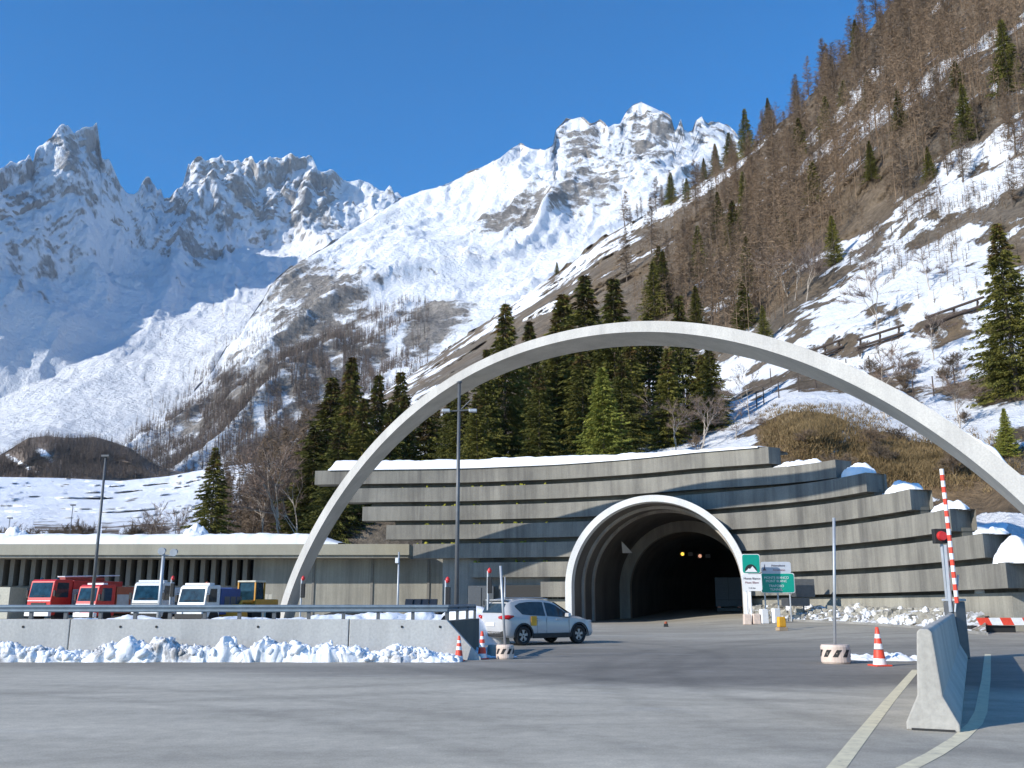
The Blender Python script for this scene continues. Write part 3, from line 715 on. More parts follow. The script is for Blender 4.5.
BI = [broadleaf('birch_tree', 11, 300 + i, M['birch'], M['twig'], 1, 0.28, 0.10, 4, 6) for i in range(3)]
BU = [broadleaf('bare_bush', 3.2, 320 + i, M['bark'], M['bush'], 6, 0.45, 0.03, 3, 7, 'stems') for i in range(3)]
def hillpt(px, y): x, yy, z = H.at(px, y); return Vector((float(x[0]), float(yy[0]), float(z[0])))
def ry(): return random.uniform(0, 6.28)
def tree_at(protos, surf, px, ybase, ytop, label, group, cat='tree', hp=20.0, D=None):
    p = hillpt(px, ybase) if D is None else P(px, ybase, D)
    hh = P(px, ytop, p.y).z - p.z
    pr_ = random.choice(protos); hp = 12 if pr_ in SS else 14 if pr_ in SL else 20
    return plant(pr_, p, ry(), hh / hp, label, group, cat)

# big conifers behind the wall: (column, row of top, depth)
big = [(505, 300, 100), (530, 318, 108), (558, 322, 112), (588, 272, 108), (617, 275, 104), (566, 290, 118), (650, 312, 110), (636, 330, 98), (484, 345, 96), (462, 372, 98), (688, 293, 102), (540, 365, 92), (668, 345, 94), (712, 352, 100),
       (585, 340, 96), (450, 395, 100), (478, 392, 90), (436, 400, 112), (622, 352, 92)]
for i, (px, yt, D) in enumerate(big):
    zb = P(px, 474, D).z - 1.5
    h = P(px, yt, D).z - zb
    lab = 'dark olive spruce in the dense row behind the beam wall' if i not in (3, 4, 10) else ['', '', '', 'tall spruce with rusty top above the arch crown, left of the tallest pair', 'tall spruce with rusty pointed top above the arch crown, right of the tallest pair', '', '', '', '', '', 'orange-topped spruce just right of the arch crown'][i]
    plant(SP[i % 4], (P(px, 474, D).x, D, zb), ry(), h / 20, lab, 'spruces behind the beam wall', 'tree')
p = P(602, 470, 86); plant(SL[0], (p.x, 84, p.z - 1.2), 0.4, (P(602, 372, 86).z - p.z + 1.2) / 14, 'bright yellow-green young spruce behind the wall, centred under the arch', None, 'tree')
bigl = [(340, 352, 118), (322, 375, 122), (372, 372, 116), (398, 368, 120), (358, 395, 108), (330, 420, 104), (385, 400, 108), (310, 425, 118), (405, 392, 116), (347, 378, 112), (420, 408, 110)]
for i, (px, yt, D) in enumerate(bigl):
    p = P(px, 545, D); plant(SP[(i + 1) % 4], (p.x, D, p.z - 3), ry(), (P(px, yt, D).z - p.z + 3) / 20, 'dark spruce in the clump behind the left end of the beam wall', 'spruces left of the beam wall', 'tree')
p = P(210, 545, 108); plant(SP[2], (p.x, 108, p.z - 3), 1.0, (P(210, 446, 108).z - p.z + 3) / 20, 'lone dark spruce above the snowy roof of the service building', None, 'tree')
# right edge
for (px, yb, yt, lab, pr, hp) in [(1018, 395, 222, 'large loose pine at the right edge of the hillside', SP, 20), (1008, 456, 408, 'small bright green spruce at the right edge beside the arch leg', SL, 14), (716, 430, 340, 'dark slim conifer standing in snow right of the dense spruces', SP, 20),
                                  (968, 142, 84, 'dark round conifer high on the snowy right slope', SS, 12), (835, 265, 215, 'dark green conifer in the middle of the hillside clearing', SS, 12), (1000, 385, 330, 'scrubby conifer below the large pine', SS, 12)]:
    tree_at(pr, H, px, yb, yt, lab, None, 'tree', hp)
# conifers scattered on the hillside
sps = [(770, 133, 97), (747, 156, 108), (716, 172, 143), (704, 180, 158), (730, 165, 132), (671, 205, 172), (557, 275, 262), (687, 202, 178), (845, 105, 80), (858, 60, 18), (748, 290, 235), (745, 330, 280), (660, 300, 245), (664, 310, 250), (655, 320, 262), (720, 240, 190), (746, 215, 170), (735, 255, 200),
       (815, 205, 160), (900, 130, 90), (872, 180, 140), (958, 90, 60), (785, 250, 205), (800, 160, 118), (700, 280, 225), (870, 105, 70), (1010, 95, 20), (765, 345, 305), (828, 140, 95), (697, 330, 285), (930, 180, 145)]
for px, yb, yt in sps:
    tree_at(SS if random.random() < 0.6 else SP, H, px, yb, yt, 'small dark conifer scattered among the brown larches on the hillside', 'conifers scattered on the hillside', 'tree', 15)
# larches: dense on the slope left of the snow patches and along the crest
cnt = 0
def crest(px): return float(np.interp(px, HL[3][0], HL[3][1]))
lar = []
for i in range(46):                                   # along the skyline
    px = random.uniform(792, 925); lar.append((px, crest(px) + random.uniform(2, 40), random.uniform(34, 52), 'tall bare brown larch on the skyline crest of the hillside'))
for i in range(26):
    px = random.uniform(870, 1040); lar.append((px, max(-5, crest(px) + random.uniform(40, 120)), random.uniform(42, 66), 'tall bare brown larch on the skyline crest of the hillside'))
for i in range(26):
    px = random.uniform(615, 775); lar.append((px, crest(px) + random.uniform(-2, 8), random.uniform(14, 38), 'small bare larch low on the skyline above the snow strip'))
tries = 0
while cnt < 104 and tries < 4000:
    tries += 1
    px = random.uniform(610, 900); y = random.uniform(60, 345); c = crest(px)
    if y < c + 24: continue
    if px > 900 - max(0, y - 60) * 0.55: continue
    dens = math.exp(-((px - 770) / 90) ** 2 - ((y - 235) / 95) ** 2) + 0.5 * math.exp(-((px - 880) / 70) ** 2 - ((y - 110) / 50) ** 2)
    if random.random() > dens: continue
    lar.append((px, y, random.uniform(34, 58) * (0.8 + 0.0012 * y), 'bare brown larch in the open wood on the middle of the hillside')); cnt += 1
for i in range(30):
    px = random.uniform(890, 1030); y = random.uniform(30, 215)
    lar.append((px, y, random.uniform(38, 70), 'sparse bare larch on the snowy right part of the hillside'))
for i in range(50):
    px = random.uniform(215, 335); y = random.uniform(515, 548); D = random.uniform(125, 200)
    p = P(px, y, D); plant(random.choice(LA), p - Vector((0, 0, 2)), ry(), (P(px, np.interp(px, [222, 270, 330], [470, 438, 408]) + random.uniform(-14, 30), D).z - p.z + 2) / 18, 'bare brown larch in the thicket beyond the left end of the service building roof', 'larches behind the service building', 'tree')
for px, y, hpx, lab in lar:
    p = hillpt(px, y); hh = P(px, y - hpx, p.y).z - p.z
    plant(random.choice(LA), p, ry(), hh / 18, lab, 'larches on the hillside', 'tree')
for px, y, hpx in [(284, 540, 120), (300, 545, 100), (262, 540, 90), (160, 548, 60), (150, 550, 50), (172, 550, 62)]:
    D = 112; p = P(px, y, D); plant(random.choice(BI), p - Vector((0, 0, 1)), ry(), (P(px, y - hpx, D).z - p.z) / 10, 'bare pale-trunked birch standing behind the service building', 'birches behind the service building', 'tree')
for px, y, hpx in [(795, 300, 62), (806, 302, 60), (788, 296, 55), (877, 330, 70), (930, 290, 55), (885, 420, 80), (868, 290, 50), (934, 360, 50), (640, 440, 60), (658, 448, 62), (676, 452, 55), (750, 420, 60), (700, 452, 70), (960, 430, 60), (736, 440, 45)]:
    p = hillpt(px, y); plant(random.choice(BI), p, ry(), (P(px, y - hpx, p.y).z - p.z) / 10, 'thin bare birch on the lower hillside above the beam wall', 'birches on the lower hillside', 'tree')
for i in range(50):
    if i < 18: px, y = random.uniform(870, 990), random.uniform(370, 430)
    elif i < 40: px, y = random.uniform(620, 700), random.uniform(420, 455)
    else: px, y = random.uniform(780, 960), random.uniform(440, 492)
    p = hillpt(px, y); plant(random.choice(BU), p, ry(), random.uniform(0.45, 0.95), 'bare grey-brown bush on the lower hillside near the arch', 'bare bushes on the lower hillside', 'bush')
for i in range(26):
    px, D = random.uniform(0, 280), random.uniform(125, 160)
    p = P(px, 552, D); plant(random.choice(BU), p - Vector((0, 0, 0.5)), ry(), random.uniform(1.2, 2.2), 'bare bush poking from the snow behind the snowy flat roof', 'bare bushes behind the service building', 'bush')

# dry grass tufts: stuff
gx, gy = [], []
while len(gx) < 5200:
    px = rng.uniform(760, 1024); y = rng.uniform(405, 495)
    m = math.exp(-((px - 812) / 46) ** 2 - ((y - 430) / 18) ** 2) + math.exp(-((px - 905) / 70) ** 2 - ((y - 463) / 18) ** 2)
    if rng.random() < m: gx.append(px); gy.append(y)
x, yy, z = H.at(np.array(gx), np.array(gy)); base = np.stack([x, yy, z], -1); base = np.repeat(base, 9, 0) + rng.normal(size=(len(base) * 9, 3)) * [0.16, 0.16, 0.04]
d = rng.normal(size=base.shape) * [0.45, 0.45, 0.2] + [-0.1, -0.35, 0.75]
tag(make_tris('dry_grass', blades(rng, base, d, rng.uniform(0.2, 0.55, len(base)), 0.05), M['drygrass']), 'dry straw-brown grass covering the bank above the beams', 'grass', None, 'stuff')

# far woods that read as a mass: stuff
def far_forest(name, surf, n, dens, hm, label, mat, box_, w_=0.22, nb_=14, bw=0.035):
    pts = []
    while len(pts) < n:
        k = 4000
        px = rng.uniform(box_[0], box_[2], k); y = rng.uniform(box_[1], box_[3], k)
        keep = rng.random(k) < dens(px, y)
        pts += list(zip(px[keep], y[keep]))
    pts = np.array(pts[:n]); x, yy, z = surf.at(pts[:, 0], pts[:, 1])
    b = np.stack([x, yy, z], -1); Vs = []
    for j in range(nb_):
        t = rng.uniform(0.05, 0.98, n) ** (0.8 if nb_ > 50 else 1); h = hm * (0.7 + 0.6 * ((pts[:, 0] * 7.13 + pts[:, 1] * 3.7) % 1))
        a = rng.uniform(0, 6.28, n); rr = w_ * h * (1 - t) + 0.3
        q = b.copy(); q[:, 2] += h * t
        dd = np.stack([np.cos(a), np.sin(a), rng.uniform(-0.2, 0.7, n)], -1)
        if nb_ > 50: q = q + np.stack([np.cos(a), np.sin(a), 0 * a], -1) * (rr * rng.uniform(0, 0.8, n))[:, None]; rr = rng.uniform(0.5, 1.2, n); dd = dd + rng.normal(size=dd.shape) * 0.5
        Vs.append(blades(rng, q, dd, rr * rng.uniform(0.7, 1.3, n), h * bw))
    q = b.copy(); h = hm * (0.7 + 0.6 * ((pts[:, 0] * 7.13 + pts[:, 1] * 3.7) % 1))
    Vs += [blades(rng, q, np.tile([0.0, 0.0, 1.0], (n, 1)), h, hm * min(0.04, bw * 1.8)) for _ in (0, 1)]
    return tag(make_tris(name, np.vstack(Vs), mat), label, 'forest', None, 'stuff')
M['farwood'] = foliage('distant_bare_wood', (0.10, 0.08, 0.07), (0.18, 0.14, 0.12), 0.01)
M['farspruce'] = foliage('distant_spruce_wood', (0.03, 0.035, 0.02), (0.06, 0.065, 0.03), 0.01)
def dB(px, y):
    return np.clip(1.3 * blob(px, y, 195, 430, 75, 20, 38) + 1.1 * blob(px, y, 290, 410, 90, 40, 35) + 0.5 * blob(px, y, 340, 340, 80, 34, 15) + 0.7 * blob(px, y, 160, 455, 40, 16, 20) + 0.7 * blob(px, y, 225, 380, 30, 16, 35), 0, 1) * (vnoise(px / 13, y / 9, 0, 21) > -0.35)
far_forest('distant_forest', B, 12500, dB, 19, 'grey-brown bare wood climbing the lower flank of the snow ridge', M['farwood'], (125, 290, 430, 480))
far_forest('distant_conifer_forest', B, 260, dB, 17, 'sprinkle of dark conifers in the bare wood on the ridge flank', M['farspruce'], (125, 290, 430, 480))
far_forest('moraine_forest', C_, 6500, lambda px, y: np.clip((y > np.interp(px, C_.lines[2][0], C_.lines[2][1]) + 2) * (1.0 - 1.2 * blob(px, y, 15, 460, 26, 4, -30) - 1.3 * blob(px, y, 45, 455, 14, 5, -40)), 0, 1), 9, 'dark bare scrub wood covering the moraine at the left', M['farwood'], (-120, 436, 170, 480))
wood_edge = lambda px, y: (y > np.interp(px, HL[3][0], HL[3][1]) + 8)
far_forest('hillside_larch_wood', H, 760, lambda px, y: wood_edge(px, y) * np.clip(1.0 * blob(px, y, 770, 215, 120, 75, 35) * (px < 950 - np.maximum(0, y - 60) * 0.62) + 0.9 * blob(px, y, 930, 70, 110, 55, 35) * (vnoise(px / 30, y / 22, 0, 8) > -0.3), 0, 1), 13, 'mass of smaller bare brown larches filling the hillside wood', M['larch'], (600, -20, 1040, 360), 0.20, 150, 0.006)
far_forest('hillside_underwood', H, 4200, lambda px, y: wood_edge(px, y) * np.clip(0.9 * blob(px, y, 740, 240, 90, 85, 30) * (px < 880 - np.maximum(0, y - 60) * 0.5) + 0.5 * blob(px, y, 930, 90, 110, 70, 30) + 0.35 * blob(px, y, 900, 210, 90, 50), 0, 1) * (vnoise(px / 25, y / 18, 0, 5) > -0.15), 2.2, 'low brown scrub between the larches on the hillside', M['larch'], (600, -20, 1040, 360), 0.4, 14, 0.02)

# ------------------------------------------------------------------ tunnel portal
TH = R(18); AX = Vector((math.sin(TH), math.cos(TH), 0)); LT = Vector((math.cos(TH), -math.sin(TH), 0))
T0 = P(655, 600, 67.5); T0.z = 0
ZC, RO = 2.45, 6.42
portal = empty('tunnel_portal', T0, 0, 'white-rimmed round concrete portal of the road tunnel set in the beam wall', 'tunnel portal')
def arc(r, n=48, zc=ZC):
    """stilted arch outline from left foot over to right foot (lateral, z)"""
    return [(-r, -0.3), (-r, zc * 0.5)] + [(r * math.cos(math.pi - math.pi * i / n), zc + r * math.sin(math.pi - math.pi * i / n)) for i in range(n + 1)] + [(r, zc * 0.5), (r, -0.3)]
def TP(s, t, z): v = T0 + LT * s + AX * t; return Vector((v.x, v.y, z))
def shell(rings, close=False):
    """rings: list of (radius, t)"""
    mb = MB(); vs = []; m = len(arc(1))
    for r, t in rings:
        vs += [TP(s, t, z) for s, z in arc(r)]
    K = len(rings); fs = []
    for i in range(K if close else K - 1):
        j = (i + 1) % K
        for k in range(m - 1): fs.append((i * m + k, i * m + k + 1, j * m + k + 1, j * m + k))
    return mb.add(vs, fs)
shell([(RO, 0), (RO - 0.46, 0), (RO - 0.5, 0.7), (RO, 0.7)], True).build('outer_ring', M['ring'], portal, True, True).modifiers.new('e', 'EDGE_SPLIT').split_angle = R(35)
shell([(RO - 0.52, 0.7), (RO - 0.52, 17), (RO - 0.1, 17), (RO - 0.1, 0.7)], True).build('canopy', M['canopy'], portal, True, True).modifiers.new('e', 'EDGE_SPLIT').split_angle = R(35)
for t in (2.7, 5.9):
    shell([(RO - 0.525, t), (RO - 0.72, t), (RO - 0.72, t + 0.4), (RO - 0.525, t + 0.4)], True).build('rib', M['inner'], portal, True, True).modifiers.new('e', 'EDGE_SPLIT').split_angle = R(35)
shell([(RO - 0.54, 16.4), (4.95, 16.4), (4.95, 17.2), (RO - 0.54, 17.2)], True).build('inner_portal', M['inner'], portal, True, True).modifiers.new('e', 'EDGE_SPLIT').split_angle = R(35)
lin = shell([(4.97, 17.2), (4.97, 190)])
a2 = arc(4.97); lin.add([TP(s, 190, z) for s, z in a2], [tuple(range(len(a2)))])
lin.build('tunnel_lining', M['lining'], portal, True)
for (px, y, mk, nmk) in ((682.5, 554, 'lampyellow', 'small yellow lamp glowing under the tunnel ceiling'), (700, 556, 'lamppink', 'small pinkish lamp glowing in the tunnel, right of the yellow one')):
    e = empty('tunnel_lamp', P(px, y, 88), 0, nmk, 'lamp')
    m_ = MB(); m_.lathe([(0.001, 0.16), (0.11, 0.12), (0.16, 0), (0.11, -0.12), (0.001, -0.16)], 12); m_.build('lens', M[mk], e, smooth=True)
    m_ = MB(); m_.box((0, 0.24, 0), (0.42, 0.2, 0.42)); m_.tube([(0, 0.3, 0.1), (0, 0.3, 0.9)], 0.03, 6); m_.build('housing', M['black'], e)
    m_ = MB(); m_.box((0.75, 0.24, 0), (0.4, 0.2, 0.34)); m_.build('unlit_lamp', M['darksteel'], e)
# white triangle, a thin flat solid, on the left wall
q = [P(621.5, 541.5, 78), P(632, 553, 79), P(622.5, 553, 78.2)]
e = empty('wall_piece', q[2], 0, 'small white triangle on the left inner wall of the portal', 'panel')
mb = MB(); n_ = Vector((0.05, 0.08, 0)); mb.add([*q, *[a + n_ for a in q]], [(0, 1, 2), (5, 4, 3), (0, 3, 4, 1), (1, 4, 5, 2), (2, 5, 3, 0)]); mb.build('triangle_face', M['signwhite'], e, True)
# lorry in the tunnel
lp = T0 + AX * 27 + LT * 2.45; lp.z = 0
t = empty('tunnel_lorry', lp, -TH, 'grey box lorry seen from behind inside the right side of the tunnel', 'lorry')
m_ = MB(); m_.box((0, 4, 2.35), (2.5, 8, 2.7)); m_.build('cargo_box', M['sheet'], t, bevel=0.03)
m_ = MB(); m_.box((0, -0.02, 1.62), (2.4, 0.06, 0.05)); m_.box((0, -0.02, 2.6), (0.05, 0.06, 2.2)); m_.build('door_seam', M['darksteel'], t)
m_ = MB(); m_.box((0, 0.05, 0.72), (2.3, 0.12, 0.3)); m_.build('bumper', M['darksteel'], t)
for sx in (-0.85, 0.85):
    m_ = MB(); m_.tube([(sx - 0.25, 1.2, 0.5), (sx + 0.25, 1.2, 0.5)], 0.5, 16); m_.build('wheel', M['tyre'], t)
    m_ = MB(); m_.box((sx * 1.1, -0.03, 0.95), (0.3, 0.05, 0.12)); m_.build('tail_light', M['taillight'], t)
m_ = MB(); m_.box((0, 9.4, 2.0), (2.4, 2.2, 2.8)); m_.build('cab', M['sheet'], t, bevel=0.08)

# ------------------------------------------------------------------ stacked beam wall
pp = [(290, 79), (313, 78.5), (460, 77.3), (560, 75.0), (641, 71.8), (700, 68.7), (750, 66.2), (790, 64.2), (834, 61.2), (865, 58.4), (910, 54.2), (951, 50.2), (985, 46.8), (1009, 44.3), (1030, 42.3)]
def sm(px):   # smoothed path depth
    w = np.linspace(-24, 24, 9); return float(np.mean(np.interp(px + w, [a for a, b in pp], [b for a, b in pp])))
Zk = [10.95, 9.43, 7.91, 6.39, 4.87, 3.35, 1.83]
lefts = [314, 345, 362, 386, 413, 470, 541]; rights = [767, 834, 865, 910, 951, 985, 1009]
endy = [464, 479, 493, 511, 532, 558, 588]
HB = 1.15
ends = [P(p_, y_, sm(p_)).z for p_, y_ in zip(rights, endy)]
def fixpx(p_, y_): return 512 + (p_ - 512) * (CA - (384 - 600) / F * SA) / (CA - (384 - y_) / F * SA)
lefts = [fixpx(a, b) for a, b in zip(lefts, [477, 497, 515, 535, 553, 571, 590])]
rights = [fixpx(a, b) for a, b in zip(rights, [454, 470, 484, 501, 521, 547, 576])]
wall = empty('beam_wall', P(655, 600, 71.5).xy.to_3d(), 0, 'grey retaining wall of long stacked concrete beams curving round the tunnel mouth', 'retaining wall')
def zb(k, px):
    e = ends[k]
    if px <= 700: return Zk[k]
    return Zk[k] + (e - Zk[k]) * min(1.0, (px - 700) / max(1, rights[k] - 700))
def path_pt(px, off=0.0):
    D = sm(px); p = P(px, 600, D); a = P(px - 3, 600, sm(px - 3)); b = P(px + 3, 600, sm(px + 3))
    d = (b - a); d.z = 0; d.normalize(); n = Vector((-d.y, d.x, 0))
    q = p + n * off; q.z = 0; return q
def ringz(p):
    v = p - T0; s = v.x * LT.x + v.y * LT.y
    r = RO - 0.12
    return ZC + math.sqrt(r * r - s * s) if abs(s) < r else -1.0
def sweep(px0, px1, zbot, ztop, off0, off1, endvec=None, step=2.5, clip=True):
    mb = MB(); n = max(2, int((px1 - px0) / step)); cols = []
    for i in range(n + 1):
        px = px0 + (px1 - px0) * i / n
        a = path_pt(px, off0); b = path_pt(px, off1)
        if endvec is not None and i == n: b = a + endvec
        lo, hi = zbot(px), ztop(px)
        if clip: lo = max(lo, ringz(a))
        if hi - lo < 0.03: cols.append(None); continue
        cols.append((a, b, lo, hi))
    run = []
    def flush(run):
        if len(run) < 2: return
        vs = []
        for a, b, lo, hi in run: vs += [(a.x, a.y, lo), (a.x, a.y, hi), (b.x, b.y, hi), (b.x, b.y, lo)]
        fs = [(0, 1, 2, 3), tuple(4 * (len(run) - 1) + j for j in (3, 2, 1, 0))]
        for i in range(len(run) - 1):
            for j in range(4): j2 = (j + 1) % 4; fs.append((4 * i + j, 4 * i + 4 + j, 4 * i + 4 + j2, 4 * i + j2))
        mb.add(vs, fs)
    for c in cols + [None]:
        if c is None: flush(run); run = []
        else: run.append(c)
    return mb
EV = Vector((0.86, 0.51, 0))
for k in range(7):
    off = 0.05 * (6 - k) - 0.1
    ev = EV * [1.15, 1.5, 1.9, 1.9, 2.0, 2.3, 2.6][k]
    mb = sweep(lefts[k], rights[k], lambda px: zb(k, px), lambda px: zb(k, px) + HB, off, off + 1.5, ev)
    mb.build('concrete_beam', M['beam'], wall, True)
    if k:
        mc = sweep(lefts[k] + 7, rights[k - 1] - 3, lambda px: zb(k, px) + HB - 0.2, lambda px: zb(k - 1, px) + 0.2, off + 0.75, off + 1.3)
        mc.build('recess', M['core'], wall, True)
sweep(541, 1001, lambda px: -0.2, lambda px: zb(6, px) - 0.18, 0.5, 1.3).build('base_wall', M['base'], wall, True)
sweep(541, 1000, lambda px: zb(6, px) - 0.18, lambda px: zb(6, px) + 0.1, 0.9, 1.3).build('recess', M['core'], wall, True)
sweep(440, 558, lambda px: -0.2, lambda px: zb(4, px) + 0.15, 0.9, 1.4).build('base_wall', M['greywall'], wall, True)
M['moss'] = foliage('yellow_green_moss', (0.12, 0.14, 0.02), (0.32, 0.30, 0.05), 1.5)
def moss_place(rg):
    k = int(rg.integers(1, 6)); px = rg.choice([398, 425, 442, 452, 470, 478, 500, 515, 522, 545]) + rg.normal() * 1.2; px = max(px, lefts[k] + 4)
    p = path_pt(px, 0.05 * (6 - k) + 0.1 + 0.4 * rg.random()); return (p.x, p.y, zb(k, px) + HB + 0.02), 0.05 + 0.10 * rg.random()
MOSS = moss_place
# sloping panel joints are part of the material; dark openings under the beams
g = empty('dark_opening', path_pt(519, 0.6), 0, 'black sheet for a dark opening in the shaded wall left of the portal, under the beams', 'opening')
sweep(499, 541, lambda px: 0, lambda px: 2.75, 0.58, 0.70, clip=False).build('opening_panel', M['black'], g, True)  # black sheet paints the darkness inside a garage opening
sweep(497, 499.5, lambda px: 0, lambda px: 2.85, 0.5, 0.72, clip=False).build('jamb', M['greywall'], g, True)
g = empty('equipment_cabinet', path_pt(481, 0.2), 0, 'dark grey equipment cabinet against the shaded wall under the beams', 'cabinet')
mb = MB(); c = path_pt(481, 0.1); mb.box((c.x, c.y, 1.4), (2.0, 0.8, 2.6), -0.05); mb.build('cabinet_body', M['darksteel'], g, True, bevel=0.03)
mb = MB(); mb.box((c.x, c.y - 0.42, 1.4), (0.04, 0.03, 2.3)); mb.box((c.x + 0.2, c.y - 0.42, 1.4), (0.05, 0.05, 0.3)); mb.build('door_seam', M['black'], g, True)

# snow cover along the tops
def snow_ridge(name, fn, n, prof, label, seed, mat='snow'):
    """fn(i/n) -> (front point, back point, height)"""
    m = len(prof); X = np.zeros((m, n + 1)); Y = X.copy(); Z = X.copy()
    for i in range(n + 1):
        a, b, h = fn(i / n)
        for j, (u, v) in enumerate(prof):
            p = a.lerp(b, u); X[j, i], Y[j, i], Z[j, i] = p.x, p.y, p.z + v * h
    nn = fbm(X * 0.9, Y * 0.9, Z * 0.9, 4, seed); wt = np.array([min(1, v * 1.5) for u, v in prof])[:, None]
    Z = Z + nn * 0.10 * wt; Y = Y + 0.05 * fbm(X * 1.7, Y, Z * 1.7, 3, seed + 5) * wt
    return tag(grid_mesh(name, X, Y, Z, M[mat]), label, 'snow', None, 'stuff')
prof = [(0.0, 0.0), (0.005, 0.35), (0.02, 0.7), (0.06, 0.92), (0.2, 1.0), (0.5, 1.03), (0.8, 0.95), (0.95, 0.6), (1.0, 0.0)]
def fn(t):
    px = 322 + (766 - 322) * t; a = path_pt(px, 0.05); b = path_pt(px, 4.5); z = zb(0, px) + HB - 0.01
    a.z = b.z = z; h = np.interp(px, [322, 330, 480, 560, 640, 700, 766], [0.2, 0.85, 0.85, 0.8, 0.5, 0.28, 0.18]); return a, b, float(h)
snow_ridge('snow_cover', fn, 300, prof, 'thick snow layer lying along the top beam of the wall', 501)
def heap(c, rx, ry_, h, seed, label, mat='snow', rz=0.0, name='snow_heap', n=34, rough=0.22, kind='stuff'):
    u = np.linspace(-1, 1, n); U, V = np.meshgrid(u, u); r = np.sqrt(U * U + V * V)
    ang = np.arctan2(V, U); k = np.maximum(np.abs(U), np.abs(V)) / np.maximum(r, 1e-6); U2, V2 = U * k, V * k; r2 = np.clip(np.sqrt(U2 ** 2 + V2 ** 2), 0, 1)
    wob = 1 + 0.16 * vnoise(np.cos(ang) * 1.8 + seed, np.sin(ang) * 1.8, 0, seed)
    x = U2 * rx * wob; y = V2 * ry_ * wob
    z = h * np.clip(1 - r2 ** 2.4, 0, 1) ** 0.55 * (1 + rough * 2 * fbm(x * 1.3 / max(0.3, h), y * 1.3 / max(0.3, h), 0, 4, seed)) - 0.03
    c_, s_ = math.cos(rz), math.sin(rz)
    return tag(grid_mesh(name, c[0] + x * c_ - y * s_, c[1] + x * s_ + y * c_, c[2] + z, M[mat]), label, 'snow', None, kind)
for k, (px, wpx, h, seed) in enumerate([(1, 799, 0, 0)]): pass
def beam_top(k, px, off=0.9): p = path_pt(px, off); p.z = zb(k, min(px, rights[k])) + HB; return p
for (k, px, rx, ry_, h, lab) in [(1, 800, 2.0, 0.7, 0.4, 'thin snow cap on the second beam, beside the end of the top beam'), (2, 857, 1.45, 0.75, 0.75, 'blue-shaded snow mound on the end of the third beam'),
                                 (3, 900, 1.5, 0.8, 0.62, 'rounded snow mound on the end of the fourth beam'), (4, 943, 1.35, 0.8, 0.5, 'rounded snow mound on the end of the fifth beam'),
                                 (5, 980, 1.1, 0.8, 0.35, 'snow mound on the end of the sixth beam'), (6, 1001, 1.1, 0.9, 1.1, 'steep snow heap on the end of the lowest beam')]:
    p = beam_top(k, px, 0.85); q_ = beam_top(k, px + 4, 0.85); heap((p.x, p.y, p.z), rx, ry_, h, 40 + k, lab, rz=math.atan2(q_.y - p.y, q_.x - p.x), rough=0.16)
for i, (px, y, D, rx, h, lab) in enumerate([(1036, 552, 49, 3.0, 2.6, 'tall snow slope piled at the right edge beside the beam ends'), (1000, 530, 56, 4.0, 1.2, 'snow shelf behind the beam ends at the right')]):
    p = P(px, y, D); heap((p.x, p.y, p.z - h), rx, 2.5, h * 1.3, 60 + i, lab, rough=0.06)

# ------------------------------------------------------------------ great arch
AL, AR = Vector((-18.0, 75.0, 0)), Vector((23.0, 35.0, 0)); AH = 17.2
ad = (AR - AL).normalized(); an = Vector((-ad.y, ad.x, 0)); mid0 = (AL + AR) / 2; hw = (AR - AL).length / 2
arch = empty('concrete_arch', AL, 0, 'huge pale concrete arch spanning the whole tunnel forecourt', 'arch')
def arc_pt(s): return mid0 + ad * (hw * s) + Vector((0, 0, AH * max(0.0, 1 - abs(s) ** 2.106) ** 0.731))
ss = [math.sin(math.pi / 2 * t) for t in np.linspace(-1, 1, 181)]
ss = [max(-1, min(1, math.copysign(1 - (1 - abs(s)) ** 1.0, s))) for s in ss]
out = []; vs = []
for i, s in enumerate(ss):
    p = arc_pt(s); a = arc_pt(ss[max(0, i - 1)]); b = arc_pt(ss[min(len(ss) - 1, i + 1)]); tdir = (b - a).normalized()
    nin = tdir.cross(an).normalized()
    if nin.z > 0: nin = -nin
    if abs(s) > 0.999: nin = ad * (-1 if s > 0 else 1)
    th = 0.58 + 0.24 * abs(s) ** 1.5; dp = 1.0; ev_ = Vector((float(np.interp(s, [-1, 0, 1], [0.05, 0.22, 0.50])), 1, 0)) * 2.95
    q = p + nin * th
    out.append((p, q, ev_, tdir, nin))
    vs += [p, q, q + ev_, p + ev_]
for j in range(4):   # sink the feet
    vs[j] = vs[j] - Vector((0, 0, 0.4)); vs[-4 + j] = vs[-4 + j] - Vector((0, 0, 0.4))
mb = MB(); n = len(ss)
fs = [(4 * i + j, 4 * i + 4 + j, 4 * i + 4 + (j + 1) % 4, 4 * i + (j + 1) % 4) for i in range(n - 1) for j in range(4)] + [(0, 1, 2, 3), (4 * n - 1, 4 * n - 2, 4 * n - 3, 4 * n - 4)]
mb.add(vs, fs); mb.build('arch_rib', M['arch'], arch, True)
# snow on its back, right side
ii = [i for i, s in enumerate(ss) if 0.60 < s < 0.93]
def fn(t):
    f_ = ii[0] + (ii[-1] - ii[0]) * t; i = int(f_); p, q, dp, td, ni = out[i]; p2 = out[min(i + 1, n - 1)][0]; p = p.lerp(p2, f_ - i)
    h = 0.03 + 0.42 * max(0, t - 0.12) * (0.6 + 0.6 * float(vnoise(t * 22, 0, 0, 5))) 
    return p + dp * 0.01, p + dp, float(max(0.02, h))
snow_ridge('snow_cover', fn, 260, prof, 'crusty snow stuck on the back of the arch at its right end', 511)

